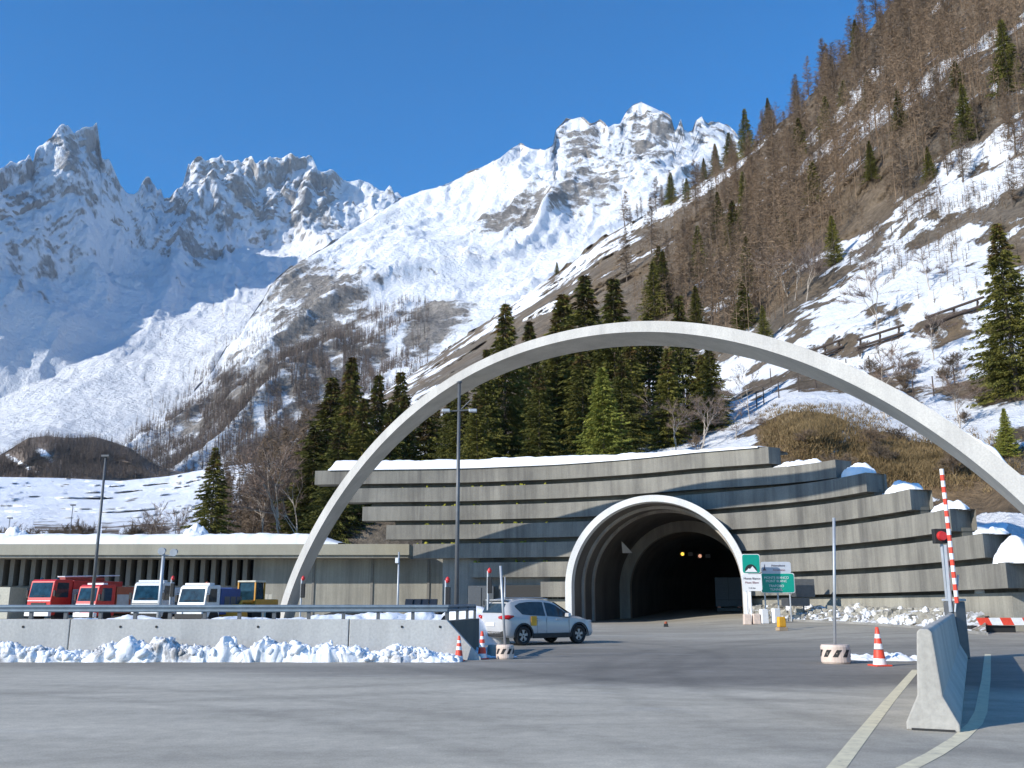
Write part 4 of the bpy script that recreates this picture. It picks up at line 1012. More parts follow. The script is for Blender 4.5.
# ------------------------------------------------------------------ service building
sb = empty('service_building', (XD(200, 85), 85, 0), 0, 'long low service building with snowy flat roof and dark fins, left of the arch', 'building')
xl, xr = -75.0, XD(413, 85)
mb = MB(); mb.box(((xl + xr) / 2, 92, 5.95), (xr - xl, 14, 0.95)); mb.build('roof_fascia', M['fascia'], sb, True)
mb = MB(); mb.box(((xl + xr) / 2, 92.2, 5.36), (xr - xl - 0.2, 14, 0.24)); mb.build('roof_lip', M['base'], sb, True)
mb = MB(); mb.box(((XD(268, 89) + XD(450, 89)) / 2, 89.7, 2.6), (XD(450, 89) - XD(268, 89), 4, 5.28)); mb.build('wall', M['base'], sb, True)
mb = MB(); mb.box(((xl + XD(268, 89)) / 2, 91.5, 1.4), (XD(268, 89) - xl, 5, 2.95)); mb.build('lower_wall', M['greywall'], sb, True)
mb = MB(); mb.box(((xl + XD(268, 89)) / 2, 92.0, 4.05), (XD(268, 89) - xl, 4, 2.36)); mb.build('window_band', M['darkglass'], sb, True)
for i in range(31):
    x_ = XD(-36 + i * 10.15 - 2, 88.5)
    mb = MB(); mb.box((x_, 89.1, 4.05), (0.40, 1.2, 2.36)); mb.build('fin', M['fin'], sb, True)
for px in (322, 378, 432):
    mb = MB(); mb.box((XD(px, 87.6), 87.66, 2.6), (0.22, 0.1, 5.2)); mb.build('downpipe', M['fin'], sb, True)
mb = MB(); mb.box((XD(12, 84), 86.5, 1.35), (2.9, 3, 2.7)); mb.build('porch', M['beige'], sb, True, bevel=0.02)
mb = MB(); mb.box((XD(11, 84), 84.96, 1.1), (1.2, 0.1, 2.0)); mb.build('porch_door', M['black'], sb, True)
def fn(t):
    x_ = xl + (XD(344, 85) - xl) * t; a = Vector((x_, 85.05, 6.42)); b = Vector((x_, 98.5, 6.42)); return a, b, 1.0 * (0.25 + 0.75 * min(1, (1 - t) * 24))
snow_ridge('snow_cover', fn, 420, prof, 'thick smooth snow on the flat roof of the service building', 521)
for k, px in enumerate((34, 206)):
    heap((XD(px, 86.3), 86.3, 7.2), 1.1, 0.9, 0.75, 70 + k, ['snow hump on the roof above the fire engines', 'snow hump on the roof above the blue and white truck'][k])

# ------------------------------------------------------------------ guard wall, rail, snowbank
YW = 27.0
gx0, gx1, gx2 = -26.0, P(447, 620, YW).x, P(481, 655, YW).x
gw = empty('guard_wall', (-8, YW, 0), 0, 'low pale concrete wall along the near side of the yard, sloping down at its right end', 'wall')
joints = [-26, XD(94, YW) - 7.4, XD(94, YW), XD(358, YW) - 0.0, gx1]
for a, b in zip(joints[:-1], joints[1:]):
    mb = MB()
    if b == gx1: mb.prism([(a + 0.012, -0.1), (gx2, -0.1), (gx2, 0.06), (gx1, 1.06), (a + 0.012, 1.08)], YW, YW + 0.32)
    else: mb.prism([(a + 0.012, -0.1), (b - 0.012, -0.1), (b - 0.012, 1.08), (a + 0.012, 1.08)], YW, YW + 0.32)
    mb.build('wall_piece', M['guard'], gw, True, bevel=0.02)
mb = MB()
for px in (17, 50, 142, 176, 272, 408, 444): mb.tube([(XD(px, YW), YW - 0.015, 0.88), (XD(px, YW), YW + 0.05, 0.88)], 0.035, 8)
mb.build('tie_hole', M['black'], gw, True)
rw = empty('return_wall', (gx1, YW, 0), 0, 'shaded concrete wall running back from the sloping end of the guard wall', 'wall')
ra, rb = Vector((gx1 - 0.05, YW + 0.34, 0)), Vector((XD(481, 31.6), 31.6, 0)); rd = (rb - ra).normalized(); rn = Vector((-rd.y, rd.x, 0)) * 0.3
mb = MB(); vs = [ra, rb, rb + rn, ra + rn]; mb.add([(v.x, v.y, -0.1) for v in vs] + [(v.x, v.y, 1.02) for v in vs], [(0, 1, 2, 3), (4, 5, 6, 7), (0, 1, 5, 4), (1, 2, 6, 5), (2, 3, 7, 6), (3, 0, 4, 7)]); mb.build('wall_face', M['core'], rw, True)  # darker concrete than the guard wall, shade put into its colour
gr = empty('guardrail', (-8, YW, 0), 0, 'blue-grey steel guardrail on posts along the top of the guard wall', 'guardrail')
railpath = [Vector((-26, YW + 0.16, 0)), Vector((gx1, YW + 0.16, 0)), ra + rn * 0.5 + rd * 0.3, rb + rn * 0.5]
wave = [(-0.02, -0.16), (-0.05, -0.12), (-0.05, -0.06), (0.0, 0.0), (-0.05, 0.06), (-0.05, 0.12), (-0.02, 0.16)]
def rail_mb(path, z0, sc_=0.62):
    mb = MB()
    for a, b in zip(path[:-1], path[1:]):
        d = (b - a).normalized(); nn = Vector((-d.y, d.x, 0)); prof_ = wave + [(w_[0] + 0.02, w_[1]) for w_ in reversed(wave)]
        vs = [p + nn * (o * 1.0) + Vector((0, 0, z0 + z_ * sc_)) for p in (a, b) for o, z_ in prof_]; m = len(prof_)
        mb.add(vs, [(i, (i + 1) % m, m + (i + 1) % m, m + i) for i in range(m)] + [tuple(range(m)), tuple(range(2 * m - 1, m - 1, -1))])
    return mb
rail_mb(railpath, 1.37).build('rail', M['rail'], gr, True)
x_ = gx1
while x_ > -25.5:
    mb = MB(); mb.box((x_, YW + 0.22, 1.2), (0.09, 0.09, 0.42)); mb.build('post', M['darksteel'], gr, True); x_ -= 0.966
for tt in (0.15, 0.45, 0.75, 1.0):
    p = ra.lerp(rb, tt) + rn * 0.5; mb = MB(); mb.box((p.x, p.y, 1.2), (0.09, 0.09, 0.42)); mb.build('post', M['darksteel'], gr, True)
def chunks(n, place, mat, label, seed, name='snow_chunks'):
    rg = np.random.default_rng(seed)
    import bmesh
    bm = bmesh.new(); bmesh.ops.create_icosphere(bm, subdivisions=2, radius=1.0); bv = np.array([v.co[:] for v in bm.verts]); bf = np.array([[v.index for v in f.verts] for f in bm.faces]); bm.free()
    V, T = [], []
    for i in range(n):
        (x, y, z), r = place(rg)
        sc_ = r * rg.uniform(0.6, 1.35, 3); o_ = rg.uniform(0, 50, 3); q = bv * sc_
        q = q * (1 + 0.55 * fbm(bv[:, 0] * 1.1 + o_[0], bv[:, 1] * 1.1 + o_[1], bv[:, 2] * 1.1 + o_[2], 2, 3))[:, None]
        a = rg.uniform(0, 6.28); q = np.stack([q[:, 0] * math.cos(a) - q[:, 1] * math.sin(a), q[:, 0] * math.sin(a) + q[:, 1] * math.cos(a), q[:, 2]], -1)
        V.append(q + [x, y, z]); T.append(bf + i * len(bv))
    return tag(tri_mesh(name, np.vstack(V), np.vstack(T), M[mat]), label, 'snow', None, 'stuff')
# snow behind wall
def bank(name, x0, x1, y0, y1, top, label, seed, nx=500, ny=40, mat='snow', lump=0.5, fq=2.2, zbase=0.0, front=1.0):
    X, V = np.meshgrid(np.linspace(x0, x1, nx), np.linspace(0, 1, ny)); Y = y0 + (y1 - y0) * V
    n1 = fbm(X * fq, Y * fq, 0 * X, 5, seed, 0.6); n2 = ridged(X * fq * 0.6, Y * fq * 0.6, 0 * X, 4, seed + 9)
    env = np.clip(np.sin(np.pi * np.clip(V, 0, 1) ** front), 0, 1) ** 0.55
    t = np.vectorize(top)(X[0])[None, :]
    n3 = fbm(X * fq * 3.1, Y * fq * 3.1, 0 * X, 4, seed + 21, 0.6)
    bl = np.abs(vnoise(X * fq * 1.5, Y * fq * 1.5, 0 * X, seed + 31)) + 0.5 * np.abs(vnoise(X * fq * 3.3, Y * fq * 3.3, 0 * X, seed + 33)) + 0.25 * np.abs(vnoise(X * fq * 7, Y * fq * 7, 0 * X, seed + 35))
    Z = zbase + t * env * (1 + lump * (0.45 * n1 + 0.55 * (bl - 0.6))) - 0.04
    Y = Y + 0.10 * fbm(X * 3, Y * 3, Z * 3, 3, seed + 3); X = X + 0.08 * fbm(X * 3, Y * 3, Z * 3, 3, seed + 4)
    return tag(grid_mesh(name, X, Y, np.maximum(Z, zbase - 0.05), M[mat]), label, 'snow', None, 'stuff')
def BT(x):
    return float(np.interp(x * F / 27.0 + 512, [-400, 0, 40, 90, 120, 150, 215, 240, 262, 280, 300, 345, 370, 410, 440, 463], [0.34, 0.30, 0.44, 0.26, 0.40, 0.50, 0.42, 0.60, 0.38, 0.62, 0.36, 0.50, 0.34, 0.36, 0.22, 0.05])) * (1 + 0.28 * math.sin(x * 2.9) * math.sin(x * 1.13 + 2) + 0.12 * math.sin(x * 7.3))
bank('snow_bank', -26, XD(463, 26.0), 26.0, 27.08, lambda x: 0.85 * BT(x),
     'ploughed crusty snow piled along the foot of the guard wall', 601, 1300, 44, 'dirtysnow', 0.6, 1.5, 0.0, 0.55)
def chunk_place(rg):
    x = rg.uniform(-17, XD(463, 26.2)); v = rg.uniform(0.05, 0.95); r = 0.02 + 0.11 * rg.random() ** 2.5
    if math.sin(x * 1.7) + math.sin(x * 0.63 + 1) > 1.1: r *= 1.5
    return (x, 26.05 + 0.95 * v, BT(x) * math.sin(math.pi * v ** 0.55) ** 0.6 * rg.uniform(0.6, 1.0) - r * 0.5), r
chunks(4600, chunk_place, 'dirtysnow', 'broken lumps of ploughed snow on the bank along the guard wall', 31)
bank('snow_bank', -26, XD(452, 32), 27.6, 32.5, lambda x: float(np.interp(x, [-26, -8, -6.5, -1.9, -1.0], [1.0, 1.08, 1.12, 1.15, 0.9])), 'snow filling the yard edge just behind the guard wall', 611, 500, 30, 'snow', 0.16, 0.7)
heap((XD(474, 37), 37, 0.0), 1.5, 1.6, 1.3, 88, 'snow pile behind the return wall next to the white car', rough=0.05)
# snow and rubble on the right
chunks(90, MOSS, 'moss', 'yellow-green moss tufts in the dark gaps between the left beams', 77, 'moss')
for (px, y, rx, ry_, h, lab, s_) in [(880, 659, 1.1, 1.0, 0.12, 'flat patch of old snow around the base of the right traffic cone', 5), (906, 660, 0.7, 0.5, 0.09, 'thin snow strip between the right cone and the concrete barrier', 6),
                                     (494, 657, 0.9, 0.3, 0.08, 'thin snow remnant beside the left pole base', 7), (968, 629, 1.1, 0.4, 0.14, 'thin snow patch behind the barrier gate', 8), (993, 633, 1.0, 0.5, 0.14, 'thin snow patch below the striped bar at the right', 9), (475, 652, 0.7, 1.2, 0.12, 'thin snow below the sloping wall end', 12)]:
    p = G(px, y); heap((p.x, p.y, 0.0), rx, ry_, h, s_, lab, rough=0.5)
def rubble(n, x0, x1, label):
    mb = MB(); rg = np.random.default_rng(4)
    for i in range(n):
        px = rg.uniform(x0, x1); D = sm(px) + 0.5 - rg.uniform(0.6, 5.0) * (1 - 0.25 * rg.random()); c = P(px, 620, D)
        kk = 0.75 + 0.25 * min(1, (px - 750) / 60); v_ = min(1, max(0, 1 - (sm(px) + 0.7 - D) / (5.8 * kk))); r = rg.uniform(0.04, 0.17) * (0.5 + rg.random()); zz = float(ground_z(c.x, c.y)) + 0.75 * math.sin(v_ * 1.1 * math.pi / 2 if v_ < 0.9 else 1.57) ** 1.3 + r * 0.25
        pts = rg.normal(size=(8, 3)) * 0.25
        vs = [(c.x + r * (sx + pts[i_][0]), c.y + r * (sy + pts[i_][1]), zz + r * 0.8 * (sz + pts[i_][2])) for i_, (sx, sy, sz) in enumerate([(a, b, c_) for c_ in (-1, 1) for a, b in ((-1, -1), (1, -1), (1, 1), (-1, 1))])]
        mb.add(vs, [(0, 3, 2, 1), (4, 5, 6, 7), (0, 1, 5, 4), (1, 2, 6, 5), (2, 3, 7, 6), (3, 0, 4, 7)])
    return tag(mb.build('rubble', M['rock'], None), label, 'rubble', None, 'stuff')
rubble(330, 752, 962, 'pale stones and gravel lying along the foot of the right wall')
M['dirt'] = snowmat('rubble_and_snow', 0.0)
def dirtmat():
    m, nt, b = nm('earth_and_snow_verge'); p = pos(nt); n1 = noise(nt, p, 1.3, 8, 0.7); n2 = noise(nt, p, 6, 6, 0.7)
    c = mix(nt, ramp(nt, n1, [(0.46, 0.0), (0.52, 1.0)]), ramp(nt, n2, [(0.3, (0.13, 0.11, 0.075)), (0.7, (0.34, 0.31, 0.25))]), (0.78, 0.79, 0.8))
    nt.links.new(c, b.inputs['Base Color']); b.inputs['Roughness'].default_value = 0.9; bump(nt, b, n2, 0.8, 0.15); return m
M['verge'] = dirtmat()
vx = np.linspace(750, 985, 160); VV = np.linspace(0, 1, 14); X = np.zeros((14, 160)); Y = X.copy(); Z = X.copy()
for i, px in enumerate(vx):
    for j, v in enumerate(VV):
        D = sm(px) + 0.7 - 5.8 * (1 - v) * (0.75 + 0.25 * min(1, (px - 750) / 60)); c = P(px, 620, D); X[j, i], Y[j, i] = c.x, c.y
        Z[j, i] = float(ground_z(c.x, c.y)) - 0.02 + 0.75 * (math.sin(min(1, v * 1.1) * math.pi / 2) ** 1.3)
Z += np.where(VV[:, None] > 0.02, 0.16, 0) * fbm(X * 1.5, Y * 1.5, 0 * X, 4, 77) * np.sin(np.clip(VV[:, None], 0.02, 1) * 1.5)
tag(grid_mesh('verge', X, Y, Z, M['verge']), 'rough verge of earth and old snow at the foot of the right wall', 'verge', None, 'stuff')
def verge_snow(rg):
    px = 955 - 190 * rg.random() ** 1.5; v_ = rg.uniform(0.1, 0.8); kk = 0.75 + 0.25 * min(1, (px - 750) / 60); D = sm(px) + 0.7 - 5.8 * kk * (1 - v_); c = P(px, 620, D); r = 0.04 + 0.16 * rg.random() ** 2
    return (c.x, c.y, float(ground_z(c.x, c.y)) + 0.75 * math.sin(min(1.57, v_ * 1.1 * math.pi / 2)) ** 1.3 + r * 0.3), r
chunks(170, verge_snow, 'dirtysnow', 'lumps of old snow among the stones at the foot of the right wall', 91)
# kerb along verge
mb = MB(); vs = []
for i, px in enumerate(vx):
    D = sm(px) + 0.7 - 5.9 * (0.75 + 0.25 * min(1, (px - 750) / 60)); c = P(px, 620, D); gz = float(ground_z(c.x, c.y))
    vs += [(c.x, c.y - 0.15, gz - 0.1), (c.x, c.y - 0.15, gz + 0.12), (c.x, c.y + 0.1, gz + 0.12), (c.x, c.y + 0.1, gz - 0.1)]
mb.add(vs, [(4 * i + j, 4 * i + 4 + j, 4 * i + 4 + (j + 1) % 4, 4 * i + (j + 1) % 4) for i in range(len(vx) - 1) for j in range(4)])
tag(mb.build('kerb', M['greywall']), 'grey kerb between roadway and rubble verge', None, None, 'structure')

# ------------------------------------------------------------------ concrete barrier, gate
ba, bb = Vector((5.27, 12.55, 0)), Vector((12.26, 27.3, 0)); bd_ = (bb - ba).normalized(); bn = Vector((bd_.y, -bd_.x, 0)); Lb = (bb - ba).length
nb = 3
for i in range(nb):
    a = ba + bd_ * (Lb / nb * i); L = Lb / nb - 0.03; ang = math.atan2(bd_.y, bd_.x)
    bt = empty('concrete_barrier', a, ang, ['nearest concrete road barrier segment with its worn end facing the viewer', 'middle concrete road barrier segment behind the nearest one', 'farthest concrete road barrier segment, next to the gate cabinet'][i], 'barrier', 'concrete barrier segments in line')
    pr = [(-0.31, 0), (0.31, 0), (0.31, 0.09), (0.15, 0.42), (0.09, 1.20), (0.05, 1.24), (-0.05, 1.24), (-0.09, 1.20), (-0.15, 0.42), (-0.31, 0.09)]
    mb = MB(); mb.prism(pr, 0, L, 'x'); mb.build('barrier_body', M['barrier'], bt, bevel=0.018)
    mb = MB(); mb.box((-0.004, 0, 0.012), (0.012, 0.5, 0.03)); mb.build('foot_gap', M['black'], bt)
# the gate at its far end
gp = bb + bd_ * 0.4 + bn * 0.1
gt = empty('barrier_gate', gp, 0, 'raised red and white striped barrier arm on a grey cabinet at the barrier end', 'barrier gate')
mb = MB(); mb.box((gp.x, gp.y, 0.78), (0.40, 0.42, 1.56), 0.4); mb.build('cabinet', M['darksteel'], gt, True, bevel=0.03)
mb = MB(); mb.box((gp.x, gp.y, 1.60), (0.46, 0.46, 0.07), 0.4); mb.build('cabinet_lid', M['steel'], gt, True, bevel=0.02)
a0 = P(957, 603, gp.y - 0.3); a1 = P(941.5, 469, gp.y - 0.3)
NS = 18
mb = MB(); NS = 22; mb.tube([a0.lerp(a1, i / NS) for i in range(NS + 1)], 0.06, 8); mb.mi = [(i // 8) % 2 for i in range(NS * 8)] + [0, 1]
mb.build('boom', [M['conered'], M['conewhite']], gt, True)
mb = MB(); mb.tube([P(951, 612, gp.y - 0.2), P(945.5, 545, gp.y - 0.2)], 0.055, 8); mb.tube([P(955, 612, gp.y - 0.25), P(958, 575, gp.y - 0.25)], 0.03, 6); mb.build('bracket', M['steel'], gt, True)
sgp = P(943, 600, gp.y + 0.2); sgp.z = 0
sg = empty('signal_light', sgp, 0, 'round red signal light on a dark square box beside the raised barrier arm', 'signal light')
cc = P(941, 536, gp.y + 0.15)
mb = MB(); mb.box((cc.x, cc.y + 0.1, cc.z), (0.38, 0.18, 0.42)); mb.build('backboard', M['black'], sg, True, bevel=0.02)
mb = MB()
mb.tube([(cc.x + 0.02, cc.y + 0.03, cc.z), (cc.x + 0.02, cc.y - 0.10, cc.z)], [0.15, 0.12], 16); mb.build('lens', M['red2'], sg, True)
mb = MB(); mb.tube([(cc.x + 0.06, cc.y + 0.15, 0), (cc.x + 0.06, cc.y + 0.15, cc.z)], 0.045, 8); mb.build('post', M['steel'], sg, True)
# striped horizontal bar at right
b0 = P(981, 623, 44); b0.z = 0.62
sbm = empty('striped_bar', b0.xy.to_3d(), 0, 'thick horizontal red and white striped bar at the right edge in front of the wall', 'barrier bar')
mb = MB(); K = 17; vs = []
for i in range(K):
    xa = b0.x + i * 0.5; vs += [(xa, 44, 0.5), (xa - 0.14, 44, 0.82), (xa - 0.14, 44.14, 0.82), (xa, 44.14, 0.5)]
mb.add(vs, [(4 * i + j, 4 * i + 4 + j, 4 * i + 4 + (j + 1) % 4, 4 * i + (j + 1) % 4) for i in range(K - 1) for j in range(4)] + [(0, 1, 2, 3), (4 * K - 1, 4 * K - 2, 4 * K - 3, 4 * K - 4)])
mb.mi = [(i // 4) % 2 for i in range((K - 1) * 4)] + [0, 0]; mb.build('bar', [M['conered'], M['conewhite']], sbm, True)
mb = MB(); mb.box((b0.x + 4, 44.4, 0.25), (0.4, 0.4, 0.5)); mb.build('foot', M['black'], sbm, True)
mb = MB(); mb.box((b0.x + 0.6, 44.4, 0.3), (2.0, 0.5, 0.34)); mb.build('foot', M['black'], sbm, True)

# ------------------------------------------------------------------ cones, pole bases, small things
def cone(loc, h, label):
    e = empty('traffic_cone', loc, 0.2, label, 'traffic cone', 'traffic cones')
    s = h
    mb = MB(); mb.box((0, 0, 0.02 * s), (0.46 * s, 0.46 * s, 0.04 * s)); mb.build('base', M['conered'], e, bevel=0.01)
    r = lambda z: 0.17 * (1 - z) * s + 0.03 * s * z + 0.012
    zs = [(0.04, 0.26, 'conewhite', 0), (0.26, 0.44, 'conered', 0), (0.44, 0.58, 'conewhite', 0), (0.58, 0.72, 'conered', 0), (0.72, 0.83, 'conewhite', 0), (0.83, 1.0, 'conered', 1)]
    zs[0] = (0.04, 0.20, 'conewhite', 0); zs[1] = (0.20, 0.42, 'conered', 0)
    for a, b, m_, cap in zs:
        mb = MB(); pf = [(r(a), a * s), (r(b), b * s)] + ([(r(b) * 0.6, b * s + 0.01)] if cap else []); mb.lathe(pf, 20); mb.build('band', M[m_], e, smooth=True)
    return e
cone(G(482, 659), 0.74, 'orange and white striped traffic cone left of the white car, by the left pole base')
cone(G(880, 666), 0.93, 'tall orange and white traffic cone right of the striped pole base on the right')
c = P(459, 655, 26.75); cone((c.x, 26.75, 0), 0.64, 'narrow orange traffic cone standing against the sloping wall end')
def pole_base(loc, r, h, top, lean, label, plabel):
    e = empty('pole_base', loc, 0.0, label, 'pole base')
    mb = MB(); mb.lathe([(0.0, 0), (r * 0.92, 0), (r, 0.04), (r, h * 0.45), (r * 1.0, h - 0.05), (r * 0.93, h), (0.0, h)], 28); mb.build('drum', M['cream'], e, smooth=False)
    mb = MB(); N_ = 9
    for i in range(N_):
        a0_ = 2 * math.pi * i / N_; w_ = 2 * math.pi / N_ * 0.5; sh = 2 * math.pi / N_ * 0.45; z0, z1 = h * 0.36, h * 0.74
        for k in range(4):
            u0, u1 = k / 4 * w_, (k + 1) / 4 * w_; rr = r + 0.006
            mb.add([(rr * math.cos(a0_ + u0), rr * math.sin(a0_ + u0), z0), (rr * math.cos(a0_ + u1), rr * math.sin(a0_ + u1), z0), (rr * math.cos(a0_ + u1 + sh), rr * math.sin(a0_ + u1 + sh), z1), (rr * math.cos(a0_ + u0 + sh), rr * math.sin(a0_ + u0 + sh), z1)], [(0, 1, 2, 3)])
    mb.build('stripe', M['black'], e, normals=False)
    mb = MB(); mb.tube([(0, 0, h - 0.02), (lean, 0, top)], 0.038, 10); mb.build('pole', M['steel'], e, smooth=True)
    return e
g = G(835, 664); pole_base(g + Vector((0.13, 0.3, 0)), 0.37, 0.47, 3.75, 0.22, 'cream drum with black stripes carrying a thin grey pole, left of the tall cone', '')
g = G(505, 659); pole_base(g + Vector((0, 0.1, 0)), 0.25, 0.38, 2.55, -0.13, 'cream drum base with black stripes and leaning thin pole in front of the white car', '')
e = empty('stone_block', G(494, 657), 0.3, 'rough dark and pale block beside the left pole base', 'block')
mb = MB(); mb.box((0, 0.1, 0.17), (0.32, 0.3, 0.34), 0.2, 0.8); mb.build('block_body', M['rock'], e, bevel=0.05)
g = G(782, 633); g.z = float(ground_z(g.x, g.y)) ; e = empty('yellow_box', g, 0.3, 'small yellow warning box standing on the road before the verge', 'warning box')
mb = MB(); mb.box((0, 0, 0.42), (0.42, 0.25, 0.5), 0, 0.9); mb.build('box_body', M['yellow'], e, bevel=0.04); mb = MB(); mb.box((0, 0, 0.08), (0.5, 0.35, 0.16)); mb.build('foot', M['tan'], e, bevel=0.02)
g = G(666, 627); e = empty('road_lantern', g, 0, 'tiny dark marker with orange lens on the roadway before the portal', 'marker')
mb = MB(); mb.box((0, 0, 0.1), (0.28, 0.25, 0.2), 0, 0.8); mb.build('foot', M['black'], e, bevel=0.02); mb = MB(); mb.lathe([(0.09, 0.2), (0.09, 0.3), (0.0, 0.34)], 10); mb.build('lens', M['orange'], e)

# lamp posts
def pole(name, px, D, ytop, r, label, cat='pole', extra=None, mat='darksteel', base=0.0):
    x_ = P(px, ytop, D); e = empty(name, (x_.x, D, base), 0, label, cat); h = x_.z - base
    mb = MB(); mb.tube([(0, 0, 0), (0, 0, h)], [r, r * 0.6], 10); mb.build('post', M[mat], e, smooth=True)
    if extra: extra(e, h)
    return e
def arms(e, h):
    mb = MB(); zz = h - 1.25
    mb.tube([(-0.55, 0, zz), (0.6, -0.1, zz + 0.05)], 0.035, 6); mb.tube([(0, 0, zz), (0.55, 0, zz + 0.55)], 0.025, 6); mb.build('arm', M['darksteel'], e)
    for xx in (-0.55, 0.6):
        m2 = MB(); m2.box((xx, -0.06, zz + 0.02), (0.34, 0.24, 0.13)); m2.build('floodlight', M['steel'], e, bevel=0.02)
    m2 = MB(); m2.lathe([(0.0, 0.1), (0.12, 0.06), (0.12, 0.0), (0.0, 0)], 10, (0, 0, h)); m2.build('cap', M['darksteel'], e)
pole('lamp_post', 459.3, 40, 383, 0.105, 'tall dark lamp post with cross arm in front of the beam wall', 'lamp post', arms)
def cap1(e, h):
    m2 = MB(); m2.box((0, 0, h), (0.5, 0.3, 0.14)); m2.build('lamp_head', M['darksteel'], e, bevel=0.02)
pole('lamp_post', 106, 62, 456, 0.12, 'tall dark lamp post rising over the roof above the red fire engines', 'lamp post', cap1)
def twolamps(e, h):
    for xx, zz in ((-0.05, h - 0.05), (0.42, h - 0.1)):
        m2 = MB(); m2.tube([(xx, 0.15, zz), (xx, -0.12, zz - 0.04)], [0.10, 0.15], 12); m2.build('floodlight', M['steel'], e)
    m2 = MB(); m2.tube([(0, 0, h - 0.25), (0.45, 0, h - 0.25)], 0.03, 6); m2.build('arm', M['steel'], e)
pole('lamp_post', 164, 38, 549, 0.095, 'short grey post with two floodlights beside the blue and white truck', 'lamp post', twolamps, 'steel')
def smallbox(e, h):
    m2 = MB(); m2.box((-0.06, -0.08, h - 0.35), (0.14, 0.14, 0.22)); m2.build('camera_box', M['signwhite'], e, bevel=0.02)
pole('camera_post', 399, 40, 552, 0.055, 'thin steel post with a small white camera in front of the building wall', 'post', smallbox, 'steel')
pole('steel_post', 505, 60, 577, 0.06, 'short steel post standing behind the white car roof', 'post', None, 'steel')
for i, (px, yt) in enumerate([(10, 518), (73, 505), (177, 512)]):
    pole('distant_post', px, 101, yt, 0.06, ['thin distant post behind the roof at the far left', 'thin distant post behind the roof above the fire engines', 'thin distant post behind the roof right of the bare birches'][i], 'post', cap1)
def signal(px, D, yt, label):
    x_ = P(px, yt, D); e = empty('signal_post', (x_.x, D, 0), 0, label, 'signal post', 'red-headed signal posts in the yard'); h = x_.z
    mb = MB(); mb.tube([(0, 0, 0), (0, 0, h - 0.1)], 0.04, 8); mb.build('post', M['steel'], e)
    mb = MB(); mb.lathe([(0, 0.12), (0.06, 0.07), (0.085, 0), (0.06, -0.08), (0, -0.10)], 12, (0.06, -0.02, h - 0.1)); mb.build('red_lamp', M['red2'], e, smooth=True)
    mb = MB(); mb.box((0.07, 0.0, h - 0.62), (0.17, 0.16, 0.6)); mb.build('lamp_box', M['black'], e, bevel=0.02)
signal(302, 42, 576, 'red-headed signal post next to the left foot of the arch')
signal(446, 32, 577, 'red-headed signal post at the right end of the guard wall')
signal(488, 36, 568, 'red-headed signal post behind the rear of the white car')
signal(172, 44, 576, 'red-headed signal post right of the post with two floodlights')

# signs
DS = 58.0
def plate(e, x0, y0, x1, y1, D, mat, name, t=0.05, r=0.12):
    a, b = P(x0, y1, D), P(x1, y0, D); pts = []
    for cx_, cz_, a0_ in ((b.x - r, b.z - r, 0), (a.x + r, b.z - r, 90), (a.x + r, a.z + r, 180), (b.x - r, a.z + r, 270)):
        for k in range(4): an_ = R(a0_ + 30 * k); pts.append((cx_ + r * math.cos(an_), cz_ + r * math.sin(an_)))
    mb = MB(); mb.prism(pts, D, D + t); return mb.build(name, mat, e, True)
def text(e, s, px, py, size, D, mat, align='CENTER', name='lettering'):
    cu = bpy.data.curves.new(name, 'FONT'); cu.body = s; cu.size = size; cu.align_x = align; cu.extrude = 0.004
    o = bpy.data.objects.new(name, cu); col.objects.link(o); p = P(px, py, D - 0.012)
    me = bpy.data.meshes.new_from_object(o); bpy.data.objects.remove(o); o = bpy.data.objects.new(name, me); col.objects.link(o)
    me.materials.clear(); me.materials.append(mat); o.parent = e; o.rotation_euler = (math.pi / 2, 0, 0); o.location = p - Vector(e.location); return o
M['ink'] = plain('dark_sign_ink', (0.10, 0.08, 0.10), 0.6)
M['inkred'] = plain('brown_sign_ink', (0.30, 0.14, 0.14), 0.6)
b = P(752, 617, DS); gz = float(ground_z(b.x, DS))
s1 = empty('tunnel_sign', (b.x, DS, gz), 0, 'green sign with tunnel and mountain symbol over a white panel, left of the pair', 'road sign')
plate(s1, 742.5, 554, 759.5, 573.5, DS, M['signwhite'], 'green_panel_rim'); plate(s1, 743, 554.6, 759, 573, DS - 0.012, M['green'], 'green_panel')
plate(s1, 742.8, 574, 761.5, 591, DS, M['signwhite'], 'white_panel')
o_ = P(750.8, 568.6, DS - 0.03); r_ = 0.36
mb = MB(); pts = [(o_.x + r_ * math.cos(math.pi * k / 16), o_.z - 0.16 + r_ * 1.15 * math.sin(math.pi * k / 16)) for k in range(17)]; mb.prism(pts, DS - 0.03, DS - 0.015); mb.build('tunnel_symbol', M['black'], s1, True)
mb = MB(); mb.prism([(o_.x - 0.36, o_.z - 0.2), (o_.x - 0.12, o_.z + 0.02), (o_.x - 0.05, o_.z - 0.03), (o_.x + 0.1, o_.z + 0.14), (o_.x + 0.38, o_.z - 0.2)], DS - 0.045, DS - 0.032); mb.build('mountain_symbol', M['signwhite'], s1, True)
text(s1, 'Monte Bianco', 752, 579.5, 0.18, DS, M['ink']); text(s1, 'Mont Blanc', 752, 583.5, 0.18, DS, M['inkred']); text(s1, '11.6 km', 752, 588.7, 0.13, DS, M['ink'])
for px in (746, 750):
    a = P(px, 580, DS); mb = MB(); mb.tube([(a.x, DS + 0.09, gz), (a.x, DS + 0.09, a.z)], 0.06, 8); mb.build('post', M['signwhite'], s1, True)
DS2 = DS + 0.9; b = P(778, 617, DS2); gz = float(ground_z(b.x, DS2))
s2 = empty('information_sign', (b.x, DS2, gz), 0, 'wide green sign with white lines under a pale grey panel, right of the other', 'road sign')
